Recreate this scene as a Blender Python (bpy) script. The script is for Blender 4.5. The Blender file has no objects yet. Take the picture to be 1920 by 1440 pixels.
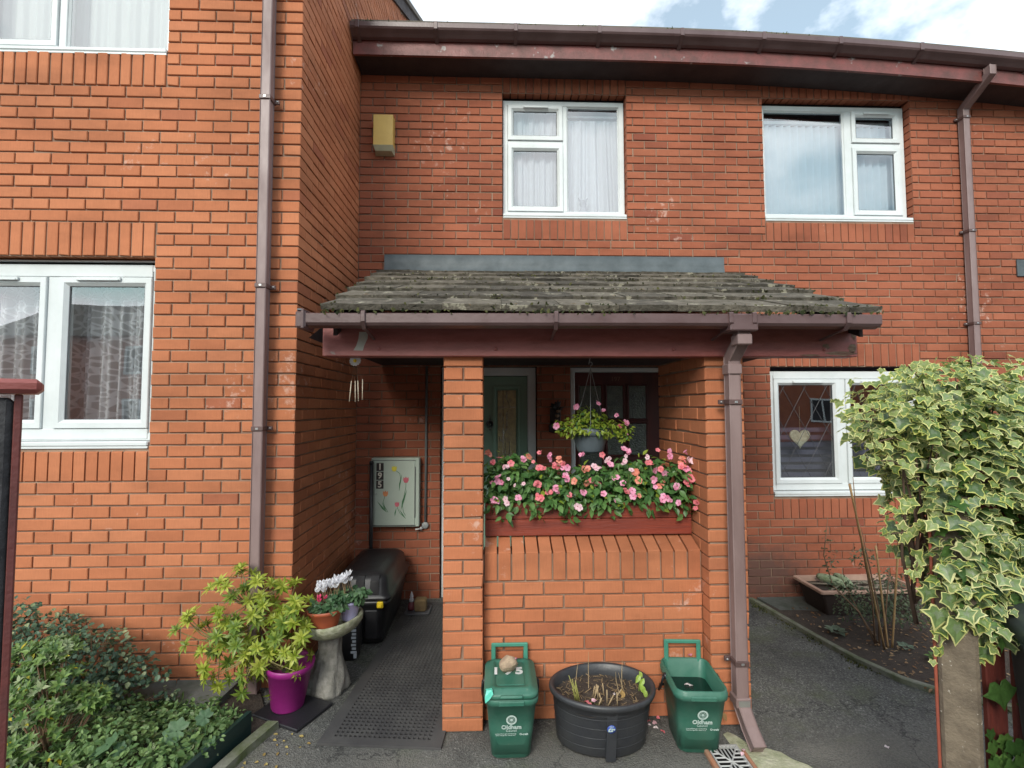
import bpy, math, random
import numpy as np
from mathutils import Vector, Matrix
random.seed(7); rng = np.random.default_rng(11)
S = bpy.context.scene; COL = S.collection
R = math.radians
# ---------------------------------------------------------------- camera, sky, sun, exposure
cam = bpy.data.objects.new('camera', bpy.data.cameras.new('camera')); COL.objects.link(cam)
cam.data.sensor_width = 36; cam.data.lens = 36*900/1920; cam.data.clip_start = .05; cam.data.clip_end = 500
_p, _y, _r = .049235, .034168, -.0025403
_F = np.array([math.sin(_y)*math.cos(_p), math.cos(_y)*math.cos(_p), math.sin(_p)])
_R = np.array([math.cos(_y), -math.sin(_y), 0]); _U = np.cross(_R, _F)
_R, _U = _R*math.cos(_r)+_U*math.sin(_r), -_R*math.sin(_r)+_U*math.cos(_r)
cam.matrix_world = Matrix(((_R[0], _U[0], -_F[0], 0), (_R[1], _U[1], -_F[1], 0), (_R[2], _U[2], -_F[2], 1.725), (0, 0, 0, 1)))
S.camera = cam
S.view_settings.view_transform = 'Standard'; S.view_settings.look = 'None'
S.view_settings.exposure = 0.85; S.view_settings.gamma = 1
S.cycles.max_bounces = 8; S.cycles.diffuse_bounces = 4; S.cycles.transparent_max_bounces = 16
SUN_EL, SUN_AZ = R(32), R(200)      # azimuth clockwise from +Y: behind the camera, a little to the left
w = bpy.data.worlds.new('World'); S.world = w; w.use_nodes = True
nt = w.node_tree; nt.nodes.clear()
def N(t, k, **kw):
    n = t.nodes.new(k)
    for a, b in kw.items():
        if a.startswith('i_'): n.inputs[a[2:].replace('_', ' ')].default_value = b
        else: setattr(n, a, b)
    return n
CLOUD_OFF = (1.4, 8.8, 2.6)
sky = N(nt, 'ShaderNodeTexSky', sky_type='NISHITA', sun_disc=False, sun_elevation=SUN_EL, sun_rotation=SUN_AZ, air_density=1.0, dust_density=1.0, ozone_density=1.0)
tc = N(nt, 'ShaderNodeTexCoord'); mp = N(nt, 'ShaderNodeMapping'); mp.inputs['Scale'].default_value = (1, 1, 1.6)
nz = N(nt, 'ShaderNodeTexNoise'); nz.inputs['Scale'].default_value = 2.2; nz.inputs['Detail'].default_value = 7; nz.inputs['Roughness'].default_value = .55
rp = N(nt, 'ShaderNodeValToRGB'); rp.color_ramp.elements[0].position = .45; rp.color_ramp.elements[1].position = .58; rp.color_ramp.elements[0].color = (.16, .19, .19, 1); mp.inputs['Location'].default_value = CLOUD_OFF
mx = N(nt, 'ShaderNodeMix', data_type='RGBA'); mx.inputs['B'].default_value = (14.5, 15.0, 15.6, 1)
bg = N(nt, 'ShaderNodeBackground'); bg.inputs['Strength'].default_value = .085
wo = N(nt, 'ShaderNodeOutputWorld')
L = nt.links.new
L(tc.outputs['Generated'], mp.inputs['Vector']); L(mp.outputs['Vector'], nz.inputs['Vector']); L(nz.outputs['Fac'], rp.inputs['Fac'])
L(rp.outputs['Color'], mx.inputs['Factor']); tn = N(nt, 'ShaderNodeMix', data_type='RGBA', blend_type='MULTIPLY'); tn.inputs['Factor'].default_value = 1; tn.inputs['B'].default_value = (.80, 1.25, 1.15, 1); L(sky.outputs['Color'], tn.inputs['A']); L(tn.outputs['Result'], mx.inputs['A']); L(mx.outputs['Result'], bg.inputs['Color']); L(bg.outputs[0], wo.inputs['Surface'])
sl = bpy.data.lights.new('sun', 'SUN'); sl.energy = 1.7; sl.angle = R(21); sl.color = (1, .94, .84)
so = bpy.data.objects.new('sun', sl); COL.objects.link(so)
sd = Vector((math.sin(SUN_AZ)*math.cos(SUN_EL), math.cos(SUN_AZ)*math.cos(SUN_EL), math.sin(SUN_EL)))
so.rotation_euler = sd.to_track_quat('Z', 'Y').to_euler()

# ---------------------------------------------------------------- materials
def newmat(name):
    m = bpy.data.materials.new(name); m.use_nodes = True; t = m.node_tree; t.nodes.clear()
    o = N(t, 'ShaderNodeOutputMaterial'); b = N(t, 'ShaderNodeBsdfPrincipled'); t.links.new(b.outputs[0], o.inputs['Surface'])
    return m, t, b, o
def c4(c): return (c[0], c[1], c[2], 1)
def noise(t, scale, detail=5, rough=.6, vec=None, dist=0):
    n = N(t, 'ShaderNodeTexNoise'); n.inputs['Scale'].default_value = scale; n.inputs['Detail'].default_value = detail
    n.inputs['Roughness'].default_value = rough; n.inputs['Distortion'].default_value = dist
    if vec: t.links.new(vec, n.inputs['Vector'])
    return n
def ramp(t, src, stops):
    r = N(t, 'ShaderNodeValToRGB'); e = r.color_ramp.elements
    while len(e) < len(stops): e.new(.5)
    for i, (p, c) in enumerate(stops): e[i].position = p; e[i].color = c4(c) if not isinstance(c, (int, float)) else (c, c, c, 1)
    t.links.new(src, r.inputs['Fac']); return r
def mixc(t, f, a, b, blend='MIX'):
    m = N(t, 'ShaderNodeMix', data_type='RGBA', blend_type=blend)
    for v, k in ((f, 'Factor'), (a, 'A'), (b, 'B')):
        if isinstance(v, (int, float)): m.inputs[k].default_value = v
        elif isinstance(v, tuple): m.inputs[k].default_value = c4(v)
        else: t.links.new(v, m.inputs[k])
    return m.outputs['Result']
def bump(t, b, src, strength, dist=.01):
    n = N(t, 'ShaderNodeBump'); n.inputs['Strength'].default_value = strength; n.inputs['Distance'].default_value = dist
    t.links.new(src, n.inputs['Height']); t.links.new(n.outputs[0], b.inputs['Normal']); return n
MATS = {}
def pm(name, col, rough=.6, col2=None, vs=5., var=1., bmp=.15, bs=80., metal=0., island=0., spec=.5, speck=None, sub=0, stretch=None):
    if name in MATS: return MATS[name]
    m, t, b, o = newmat(name)
    g = N(t, 'ShaderNodeNewGeometry'); pos = g.outputs['Position']
    if stretch:
        mp = N(t, 'ShaderNodeMapping'); mp.inputs['Scale'].default_value = stretch; t.links.new(pos, mp.inputs['Vector']); pos = mp.outputs[0]
    if col2 is None: col2 = tuple(c*.72 for c in col)
    n1 = noise(t, vs, 6, .65, pos); f = ramp(t, n1.outputs['Fac'], [(.35, 0), (.68, var)])
    c = mixc(t, f.outputs[0], tuple(col), tuple(col2))
    if island:
        h = N(t, 'ShaderNodeHueSaturation'); mr = N(t, 'ShaderNodeMapRange'); mr.inputs['To Min'].default_value = 1-island; mr.inputs['To Max'].default_value = 1+island
        t.links.new(g.outputs['Random Per Island'], mr.inputs['Value']); t.links.new(mr.outputs[0], h.inputs['Value']); t.links.new(c, h.inputs['Color']); c = h.outputs[0]
    if speck:
        n2 = noise(t, speck[0], 3, .7, g.outputs['Position']); f2 = ramp(t, n2.outputs['Fac'], [(speck[1], 0), (speck[1]+.05, 1)])
        c = mixc(t, f2.outputs[0], c, tuple(speck[2]))
    t.links.new(c, b.inputs['Base Color'])
    n3 = noise(t, bs, 4, .6, pos)
    if bmp: bump(t, b, n3.outputs['Fac'], bmp)
    rr = ramp(t, n1.outputs['Fac'], [(.3, max(.02, rough-.08)), (.7, min(1, rough+.1))]); t.links.new(rr.outputs[0], b.inputs['Roughness'])
    b.inputs['Metallic'].default_value = metal; b.inputs['Specular IOR Level'].default_value = spec
    if sub: b.inputs['Subsurface Weight'].default_value = sub
    MATS[name] = m; return m
def leafmat(name, col, col2, rough=.45, trans=.35, island=.3, spec=.4):
    if name in MATS: return MATS[name]
    m, t, b, o = newmat(name)
    g = N(t, 'ShaderNodeNewGeometry')
    n1 = noise(t, 60, 3, .6, g.outputs['Position'])
    f = ramp(t, g.outputs['Random Per Island'], [(.15, 0), (.9, 1)])
    c = mixc(t, f.outputs[0], tuple(col), tuple(col2))
    d = ramp(t, n1.outputs['Fac'], [(.3, 1-island), (.7, 1)]); c = mixc(t, 1.0, c, d.outputs[0], 'MULTIPLY')
    t.links.new(c, b.inputs['Base Color']); b.inputs['Roughness'].default_value = rough; b.inputs['Specular IOR Level'].default_value = spec
    tr = N(t, 'ShaderNodeBsdfTranslucent'); t.links.new(c, tr.inputs['Color'])
    ms = N(t, 'ShaderNodeMixShader'); ms.inputs[0].default_value = trans
    t.links.new(b.outputs[0], ms.inputs[1]); t.links.new(tr.outputs[0], ms.inputs[2]); t.links.new(ms.outputs[0], o.inputs['Surface'])
    MATS[name] = m; return m

def brickmat(name, stops, dark=(.10, .06, .05)):
    m, t, b, o = newmat(name)
    g = N(t, 'ShaderNodeNewGeometry'); pos = g.outputs['Position']
    c = ramp(t, g.outputs['Random Per Island'], stops).outputs[0]
    mpl = N(t, 'ShaderNodeMapping'); mpl.inputs['Scale'].default_value = (.6, .6, 1.5); t.links.new(pos, mpl.inputs['Vector']); n1 = noise(t, 2.0, 6, .65, mpl.outputs[0]); f = ramp(t, n1.outputs['Fac'], [(.32, .72), (.5, .96), (.68, 1.12)])
    c = mixc(t, 1.0, c, f.outputs[0], 'MULTIPLY')
    # kiln drag marks: fine streaks
    mp = N(t, 'ShaderNodeMapping'); mp.inputs['Scale'].default_value = (160, 160, 14); t.links.new(pos, mp.inputs['Vector'])
    n2 = noise(t, 1, 4, .7, mp.outputs[0]); f2 = ramp(t, n2.outputs['Fac'], [(.25, .84), (.75, 1.06)])
    c = mixc(t, .8, c, f2.outputs[0], 'MULTIPLY')
    n3 = noise(t, 230, 3, .8, pos); f3 = ramp(t, n3.outputs['Fac'], [(.22, .35), (.36, 1)])
    c = mixc(t, .7, c, f3.outputs[0], 'MULTIPLY')
    # white lime bloom in a few places
    n4 = noise(t, 1.3, 3, .5, pos); n5 = noise(t, 14, 4, .7, pos)
    mu = N(t, 'ShaderNodeMath', operation='MULTIPLY'); t.links.new(n4.outputs['Fac'], mu.inputs[0]); t.links.new(n5.outputs['Fac'], mu.inputs[1])
    f4 = ramp(t, mu.outputs[0], [(.365, 0), (.45, .5)]); c = mixc(t, f4.outputs[0], c, (.62, .45, .38))
    # sooty damp patch low on the rear wall to the right of the porch (a stain with its own shape)
    sx = N(t, 'ShaderNodeSeparateXYZ'); t.links.new(pos, sx.inputs[0])
    vm = N(t, 'ShaderNodeVectorMath', operation='DISTANCE'); vm.inputs[1].default_value = (2.45, 4.44, .17)
    mpp = N(t, 'ShaderNodeMapping'); mpp.inputs['Scale'].default_value = (.85, 1, 1.35); mpp.inputs['Location'].default_value = (.37, 0, -.06)
    t.links.new(pos, mpp.inputs['Vector']); t.links.new(mpp.outputs[0], vm.inputs[0])
    ad = N(t, 'ShaderNodeMath', operation='MULTIPLY_ADD'); ad.inputs[1].default_value = .5; t.links.new(n5.outputs['Fac'], ad.inputs[0]); t.links.new(vm.outputs['Value'], ad.inputs[2])
    f5 = ramp(t, ad.outputs[0], [(.42, .85), (.8, 0)]); c = mixc(t, f5.outputs[0], c, dark)
    t.links.new(c, b.inputs['Base Color']); b.inputs['Roughness'].default_value = .85; b.inputs['Specular IOR Level'].default_value = .25
    s = N(t, 'ShaderNodeMath', operation='ADD'); t.links.new(n2.outputs['Fac'], s.inputs[0]); t.links.new(n3.outputs['Fac'], s.inputs[1])
    bump(t, b, s.outputs[0], .35, .004)
    MATS[name] = m; return m
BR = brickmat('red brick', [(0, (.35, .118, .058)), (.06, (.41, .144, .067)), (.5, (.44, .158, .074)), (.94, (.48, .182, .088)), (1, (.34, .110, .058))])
BR_SHADE = brickmat('shaded red brick', [(0, (.240, .074, .042)), (.06, (.285, .088, .048)), (.5, (.31, .099, .053)), (.94, (.34, .114, .062)), (1, (.23, .068, .041))])  # same brick as BR, with the recessed wall's shade put into the colour
MORT = pm('mortar', (.33, .235, .17), .95, (.15, .085, .058), 1.7, 1, .3, 120)
WHITE = pm('white upvc', (.64, .67, .68), .35, (.54, .58, .58), 3, 1, .02, 40)
GASKET = pm('grey gasket', (.10, .10, .11), .6)
REDP = pm('dark red paint', (.20, .050, .042), .45, (.28, .085, .075), 7, 1, .25, 60, stretch=(1, 1, 4), speck=(9, .70, (.25, .18, .16)))
REDD = pm('weathered red paint', (.19, .052, .046), .5, (.10, .04, .035), 9, 1, .3, 70, speck=(6, .63, (.30, .27, .26)))
GUT = pm('brown plastic gutter', (.085, .048, .047), .38, (.12, .075, .075), 4, 1, .08, 60, speck=(7, .72, (.22, .2, .19)))
PIPE = pm('faded brown plastic pipe', (.24, .172, .165), .5, (.165, .108, .102), 6, 1, .06, 60, stretch=(1, 1, .3))
CLIP = pm('brown pipe clip', (.11, .065, .06), .5)
STEEL = pm('galvanised steel', (.5, .5, .5), .4, metal=.8)
LEAD = pm('lead flashing', (.085, .103, .112), .6, (.05, .064, .070), 5, 1, .25, 30)
TILE = pm('weathered concrete tile', (.120, .105, .082), .95, (.035, .030, .020), 15, 1, 1, 60, island=.4, speck=(11, .60, (.27, .25, .19)))
TILE2 = pm('old roof tile', (.14, .12, .10), .95)
MOSS = leafmat('moss', (.022, .030, .008), (.11, .11, .035), .9, .1)
TWIG = pm('dry twig', (.22, .15, .08), .9, island=.4)
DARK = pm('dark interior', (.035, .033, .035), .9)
SOFF = pm('dark soffit board', (.035, .022, .022), .8)
TAR = None
def tarmat():
    m, t, b, o = newmat('tarmac'); g = N(t, 'ShaderNodeNewGeometry'); pos = g.outputs['Position']
    n1 = noise(t, 1.6, 6, .65, pos); v = N(t, 'ShaderNodeTexVoronoi'); v.inputs['Scale'].default_value = 130; t.links.new(pos, v.inputs['Vector'])
    vc = ramp(t, v.outputs['Color'], [(.0, (.055, .056, .055)), (.6, (.115, .115, .108)), (.93, (.20, .20, .185)), (1, (.38, .37, .35))])
    d = ramp(t, n1.outputs['Fac'], [(.3, .55), (.7, 1.25)]); c = mixc(t, 1.0, vc.outputs[0], d.outputs[0], 'MULTIPLY')
    n2 = noise(t, 3.3, 6, .7, pos); f = ramp(t, n2.outputs['Fac'], [(.50, 0), (.72, .65)]); c = mixc(t, f.outputs[0], c, (.085, .10, .05))
    # paler, more worn chippings close to the gate
    sx = N(t, 'ShaderNodeSeparateXYZ'); t.links.new(pos, sx.inputs[0])
    mr = N(t, 'ShaderNodeMapRange'); mr.inputs['From Min'].default_value = 2.75; mr.inputs['From Max'].default_value = 2.45; t.links.new(sx.outputs['Y'], mr.inputs['Value'])
    n4 = noise(t, 2.3, 4, .6, pos); mm = N(t, 'ShaderNodeMath', operation='MULTIPLY'); t.links.new(mr.outputs[0], mm.inputs[0]); f4 = ramp(t, n4.outputs['Fac'], [(.35, .1), (.6, .85)]); t.links.new(f4.outputs[0], mm.inputs[1])
    c = mixc(t, mm.outputs[0], c, mixc(t, v.outputs['Distance'], (.19, .18, .16), (.10, .098, .09)))
    # cracks
    v2 = N(t, 'ShaderNodeTexVoronoi', feature='DISTANCE_TO_EDGE'); v2.inputs['Scale'].default_value = 1.3
    n3 = noise(t, 5, 5, .6, pos); mx_ = N(t, 'ShaderNodeVectorMath', operation='MULTIPLY_ADD'); mx_.inputs[1].default_value = (.5, .5, .5); t.links.new(n3.outputs['Color'], mx_.inputs[0]); t.links.new(pos, mx_.inputs[2]); t.links.new(mx_.outputs[0], v2.inputs['Vector'])
    f3 = ramp(t, v2.outputs['Distance'], [(.004, .6), (.012, 0)]); c = mixc(t, f3.outputs[0], c, (.025, .025, .025))
    t.links.new(c, b.inputs['Base Color']); b.inputs['Roughness'].default_value = .9; b.inputs['Specular IOR Level'].default_value = .3
    bump(t, b, v.outputs['Distance'], .7, .006)
    return m
TAR = tarmat()
SOIL = pm('dark soil', (.035, .026, .020), 1, (.06, .045, .035), 20, 1, 1, 60, speck=(45, .70, (.16, .13, .09)))
STONE = pm('weathered stone', (.27, .26, .235), .95, (.11, .11, .09), 14, 1, 1, 30)
SLATE = pm('grey slab', (.105, .11, .105), .9, (.055, .065, .05), 6, 1, .4, 40)
KERB = pm('mossy concrete kerb', (.20, .20, .17), .95, (.07, .09, .03), 7, 1, .5, 50)
CONC = pm('aggregate concrete', (.17, .135, .095), .95, (.09, .07, .05), 14, 1, .5, 90, speck=(60, .66, (.42, .38, .32)))
CONCD = pm('blackened concrete', (.055, .055, .058), .9, (.02, .02, .022), 12, 1, .6, 60, speck=(30, .70, (.16, .16, .15)))
BLACK = pm('black plastic', (.012, .012, .014), .38, (.02, .02, .022), 6, 1, .05, 60)
MATB = pm('rubber mat', (.050, .048, .050), .7, (.075, .072, .070), 6, 1, .2, 120)
GREEN = pm('green plastic', (.024, .118, .080), .45, (.050, .150, .108), 11, 1, .10, 40, speck=(22, .70, (.10, .17, .12)))
GREENL = pm('light green plastic', (.06, .24, .17), .42, (.04, .17, .12), 6, 1, .05, 50)
INK = pm('white print', (.50, .60, .56), .7, (.30, .42, .38), 60)
MAG = pm('magenta plastic', (.26, .018, .17), .4, (.20, .012, .13), 6, 1, .05, 40)
TERRA = pm('terracotta plastic', (.36, .085, .032), .5, (.27, .06, .028), 6, 1, .08, 50)
LILAC = pm('lilac glazed pot', (.55, .52, .78), .3, (.45, .42, .68), 6)
NAVY = pm('dark grey plastic tub', (.028, .030, .036), .42, (.040, .042, .044), 6, 1, .12, 40, speck=(50, .74, (.10, .10, .09)))
GREYP = pm('slate grey plastic', (.10, .125, .145), .5, (.08, .10, .115), 4)
TIMB = pm('red stained timber', (.23, .042, .022), .45, (.14, .026, .016), 10, 1, .3, 40, stretch=(.3, 1, 6))
YEL = pm('yellow plastic', (.80, .58, .02), .4)
def glassmat(name, tint=(.9, .95, .95), boost=.10):
    m, t, b, o = newmat(name); t.nodes.remove(b)
    fr = N(t, 'ShaderNodeFresnel'); fr.inputs['IOR'].default_value = 1.5
    ad = N(t, 'ShaderNodeMath', operation='ADD', use_clamp=True); ad.inputs[1].default_value = boost; t.links.new(fr.outputs[0], ad.inputs[0])
    gl = N(t, 'ShaderNodeBsdfGlossy'); gl.inputs['Roughness'].default_value = .0; gl.inputs['Color'].default_value = (1, 1, 1, 1)
    tr = N(t, 'ShaderNodeBsdfTransparent'); tr.inputs['Color'].default_value = c4(tint)
    ms = N(t, 'ShaderNodeMixShader'); t.links.new(ad.outputs[0], ms.inputs[0]); t.links.new(tr.outputs[0], ms.inputs[1]); t.links.new(gl.outputs[0], ms.inputs[2])
    g = N(t, 'ShaderNodeNewGeometry'); nn = noise(t, 1.1, 2, .4, g.outputs['Position']); bp = N(t, 'ShaderNodeBump'); bp.inputs['Strength'].default_value = .05; bp.inputs['Distance'].default_value = .05
    t.links.new(nn.outputs['Fac'], bp.inputs['Height']); t.links.new(bp.outputs[0], gl.inputs['Normal'])
    t.links.new(ms.outputs[0], o.inputs['Surface']); MATS[name] = m; return m
GLASS = glassmat('window glass', (.92, .96, .98), .16)
def netmat(name, col, kind):
    m, t, b, o = newmat(name); g = N(t, 'ShaderNodeNewGeometry')
    b.inputs['Base Color'].default_value = c4(col); b.inputs['Roughness'].default_value = .9
    tl = N(t, 'ShaderNodeBsdfTranslucent'); tl.inputs['Color'].default_value = c4(col); tr = N(t, 'ShaderNodeBsdfTransparent')
    m1 = N(t, 'ShaderNodeMixShader'); m1.inputs[0].default_value = .3; t.links.new(b.outputs[0], m1.inputs[1]); t.links.new(tl.outputs[0], m1.inputs[2])
    m2 = N(t, 'ShaderNodeMixShader'); t.links.new(tr.outputs[0], m2.inputs[1]); t.links.new(m1.outputs[0], m2.inputs[2])
    if kind == 'lace':   # flower-net: rings of thread with open holes
        mp = N(t, 'ShaderNodeMapping'); mp.inputs['Scale'].default_value = (1, .0, 1); t.links.new(g.outputs['Position'], mp.inputs['Vector'])
        v = N(t, 'ShaderNodeTexVoronoi', feature='DISTANCE_TO_EDGE'); v.inputs['Scale'].default_value = 19; t.links.new(mp.outputs[0], v.inputs['Vector'])
        r1 = ramp(t, v.outputs['Distance'], [(.0, .98), (.07, .95), (.12, .60)])
        v2 = N(t, 'ShaderNodeTexVoronoi'); v2.inputs['Scale'].default_value = 19; t.links.new(mp.outputs[0], v2.inputs['Vector'])
        r2 = ramp(t, v2.outputs['Distance'], [(.08, .6), (.14, 0), (.9, 0)])
        mm = N(t, 'ShaderNodeMath', operation='MAXIMUM'); t.links.new(r1.outputs[0], mm.inputs[0]); t.links.new(r2.outputs[0], mm.inputs[1]); t.links.new(mm.outputs[0], m2.inputs[0])
    elif kind == 'sheer': m2.inputs[0].default_value = .8
    else: m2.inputs[0].default_value = 1
    t.links.new(m2.outputs[0], o.inputs['Surface']); MATS[name] = m; return m
LACE = netmat('flower lace net', (.88, .88, .90), 'lace'); SHEER = netmat('sheer white curtain', (.80, .82, .86), 'sheer'); BLIND = netmat('vertical blind fabric', (.70, .78, .84), 'solid')

# ---------------------------------------------------------------- mesh helpers
ORG = {}
class M:
    def __init__(s): s.v = []; s.f = []; s.mi = []; s.sm = []
    def add(s, vs, fs, mi=0, sm=False):
        b = len(s.v); s.v.extend([tuple(map(float, p)) for p in vs])
        for f in fs: s.f.append([b+i for i in f]); s.mi.append(mi); s.sm.append(sm)
    def quad(s, a, b, c, d, mi=0): s.add([a, b, c, d], [(0, 1, 2, 3)], mi)
    def box(s, x0, x1, y0, y1, z0, z1, mi=0, bv=0, T=None):
        if bv <= 0:
            vs = [(x, y, z) for x in (x0, x1) for y in (y0, y1) for z in (z0, z1)]
            fs = [(0, 1, 3, 2), (4, 6, 7, 5), (0, 4, 5, 1), (2, 3, 7, 6), (0, 2, 6, 4), (1, 5, 7, 3)]
        else:
            bv = min(bv, .45*min(abs(x1-x0), abs(y1-y0), abs(z1-z0))); vs = []; idx = {}
            for i, x in enumerate((x0, x1)):
                for j, y in enumerate((y0, y1)):
                    for k, z in enumerate((z0, z1)):
                        sx, sy, sz = (1-2*i)*bv, (1-2*j)*bv, (1-2*k)*bv
                        idx[i, j, k, 0] = len(vs); vs.append((x, y+sy, z+sz)); idx[i, j, k, 1] = len(vs); vs.append((x+sx, y, z+sz)); idx[i, j, k, 2] = len(vs); vs.append((x+sx, y+sy, z))
            fs = []; c = [(0, 0), (0, 1), (1, 1), (1, 0)]
            for i in (0, 1):
                fs.append([idx[i, a, b_, 0] for a, b_ in c]); fs.append([idx[a, i, b_, 1] for a, b_ in c]); fs.append([idx[a, b_, i, 2] for a, b_ in c])
            for a in (0, 1):
                for b_ in (0, 1):
                    fs.append([idx[a, b_, 0, 0], idx[a, b_, 1, 0], idx[a, b_, 1, 1], idx[a, b_, 0, 1]])
                    fs.append([idx[a, 0, b_, 0], idx[a, 1, b_, 0], idx[a, 1, b_, 2], idx[a, 0, b_, 2]])
                    fs.append([idx[0, a, b_, 1], idx[1, a, b_, 1], idx[1, a, b_, 2], idx[0, a, b_, 2]])
            for a in (0, 1):
                for b_ in (0, 1):
                    for c_ in (0, 1): fs.append([idx[a, b_, c_, 0], idx[a, b_, c_, 1], idx[a, b_, c_, 2]])
        if T is not None: vs = [tuple(T @ Vector(p)) for p in vs]
        s.add(vs, fs, mi)
    def loft(s, rings, mi=0, sm=True, cap0=True, cap1=True, closed=True):
        n = len(rings[0]); vs = [p for r in rings for p in r]; fs = []
        for a in range(len(rings)-1):
            for i in range(n if closed else n-1):
                j = (i+1) % n; fs.append((a*n+i, a*n+j, (a+1)*n+j, (a+1)*n+i))
        s.add(vs, fs, mi, sm); b = len(s.v)-len(vs)
        if cap0: s.f.append([b+i for i in range(n)][::-1]); s.mi.append(mi); s.sm.append(False)
        if cap1: s.f.append([b+(len(rings)-1)*n+i for i in range(n)]); s.mi.append(mi); s.sm.append(False)
    def lathe(s, prof, c=(0, 0, 0), seg=32, mi=0, ex=1., ey=1., caps=(True, False), wob=0, T=None):
        rings = []
        for r, z in prof:
            ring = []
            for i in range(seg):
                a = 2*math.pi*i/seg; rr = r*(1+wob*math.sin(5*a+z*20)+wob*.7*math.sin(9*a+z*31))
                p = Vector((rr*ex*math.cos(a), rr*ey*math.sin(a), z))
                if T is not None: p = T @ p
                ring.append((c[0]+p[0], c[1]+p[1], c[2]+p[2]))
            rings.append(ring)
        s.loft(rings, mi, True, *caps)
    def tube(s, pts, r, seg=8, mi=0, caps=True, sq=None):
        pts = [Vector(p) for p in pts]; n = len(pts); rs = r if isinstance(r, (list, tuple)) else [r]*n; rings = []; up = None
        for i, p in enumerate(pts):
            d = (pts[min(i+1, n-1)]-pts[max(i-1, 0)]).normalized()
            if up is None: up = Vector((0, 0, 1)) if abs(d.z) < .9 else Vector((0, 1, 0))
            a = d.cross(up).normalized(); b = a.cross(d).normalized(); up = b
            rings.append([tuple(p+a*(rs[i]*math.cos(2*math.pi*k/seg))+b*(rs[i]*math.sin(2*math.pi*k/seg))) for k in range(seg)])
        s.loft(rings, mi, seg > 5, caps, caps)
    def sqtube(s, pts, w, d, ax=(1, 0, 0), mi=0, bv=.006):
        # rectangular section along pts; ax = fixed width direction
        pts = [Vector(p) for p in pts]; ax = Vector(ax); n = len(pts); rings = []
        for i, p in enumerate(pts):
            t1 = (pts[i]-pts[i-1]).normalized() if i > 0 else None; t2 = (pts[i+1]-pts[i]).normalized() if i < n-1 else None
            t = ((t1 or t2)+(t2 or t1)).normalized(); nn = ax.cross(t).normalized(); k = 1.0
            if t1 and t2: k = 1/max(.5, t.dot(t2))
            hw, hd = w/2, d/2*k; ring = []
            for sx, sy in ((-1, -1), (1, -1), (1, 1), (-1, 1)):
                for q in (0, 1):
                    u = hw-(bv if (q == (0 if sx*sy > 0 else 1)) else 0); v = hd-(bv if (q == (1 if sx*sy > 0 else 0)) else 0)
                    ring.append(tuple(p+ax*(sx*u)+nn*(sy*v)))
            rings.append(ring)
        s.loft(rings, mi, False)
    def stamp(s, tmpl, Ts):
        V, F, MI, SM = tmpl; V = np.asarray(V, float)
        for T in Ts:
            T = np.asarray(T); W = V @ T[:3, :3].T + T[:3, 3]; b = len(s.v); s.v.extend(map(tuple, W.tolist()))
            for f in F: s.f.append([b+i for i in f])
            s.mi.extend(MI); s.sm.extend([SM]*len(F))
    def tmpl(s, sm=False): return (np.array(s.v), [tuple(f) for f in s.f], list(s.mi), sm)
    def build(s, name, mats, parent=None, label=None, cat=None, group=None, kind=None, local=False, origin=None):
        if not isinstance(mats, (list, tuple)): mats = [mats]
        A = np.array(s.v, float).reshape(-1, 3); org = np.zeros(3)
        if parent is None:
            if not local:
                org = np.array(origin) if origin is not None else np.array([A[:, 0].mean(), A[:, 1].mean(), A[:, 2].min()])
        elif not local: org = ORG.get(parent.name, np.zeros(3))
        A = A-org
        me = bpy.data.meshes.new(name); me.from_pydata(A.tolist(), [], s.f); me.polygons.foreach_set('material_index', s.mi); me.polygons.foreach_set('use_smooth', s.sm)
        for m in mats: me.materials.append(m)
        me.update()
        o = bpy.data.objects.new(name, me); COL.objects.link(o)
        if parent is None: o.location = org; ORG[o.name] = org
        else: o.parent = parent; ORG[o.name] = org
        tag(o, label, cat, group, kind); return o
def tag(o, label=None, cat=None, group=None, kind=None):
    for k, v in (('label', label), ('category', cat), ('group', group), ('kind', kind)):
        if v: o[k] = v
def thing(name, loc, label, cat, group=None, rz=0):
    o = bpy.data.objects.new(name, None); COL.objects.link(o); o.location = loc; o.rotation_euler = (0, 0, rz); o.empty_display_size = .1
    ORG[o.name] = np.array(loc, float); tag(o, label, cat, group); return o
def fix(o, seg=None):   # recalc normals
    return o
def rotT(fwd, up, loc, s=1.):
    f = np.asarray(fwd, float); f /= np.linalg.norm(f)+1e-9; u = np.asarray(up, float); r = np.cross(f, u); n = np.linalg.norm(r)
    if n < 1e-4: u = np.array([.3, .9, .1]); r = np.cross(f, u); n = np.linalg.norm(r)
    r /= n; u = np.cross(r, f); T = np.eye(4); T[:3, 0] = r*s; T[:3, 1] = f*s; T[:3, 2] = u*s; T[:3, 3] = loc; return T
def text(s, txt, size, T, mi=0, depth=.0006, bold=0., align='CENTER'):
    cu = bpy.data.curves.new('t', 'FONT'); cu.body = txt; cu.size = size; cu.extrude = depth; cu.align_x = align; cu.align_y = 'CENTER'; cu.resolution_u = 3; cu.offset = bold
    ob = bpy.data.objects.new('t', cu); COL.objects.link(ob); me = ob.to_mesh()
    vs = [tuple(T @ v.co) for v in me.vertices]; fs = [tuple(p.vertices) for p in me.polygons]; s.add(vs, fs, mi)
    ob.to_mesh_clear(); bpy.data.objects.remove(ob); bpy.data.curves.remove(cu)
def rnd(a, b): return random.uniform(a, b)

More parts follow.
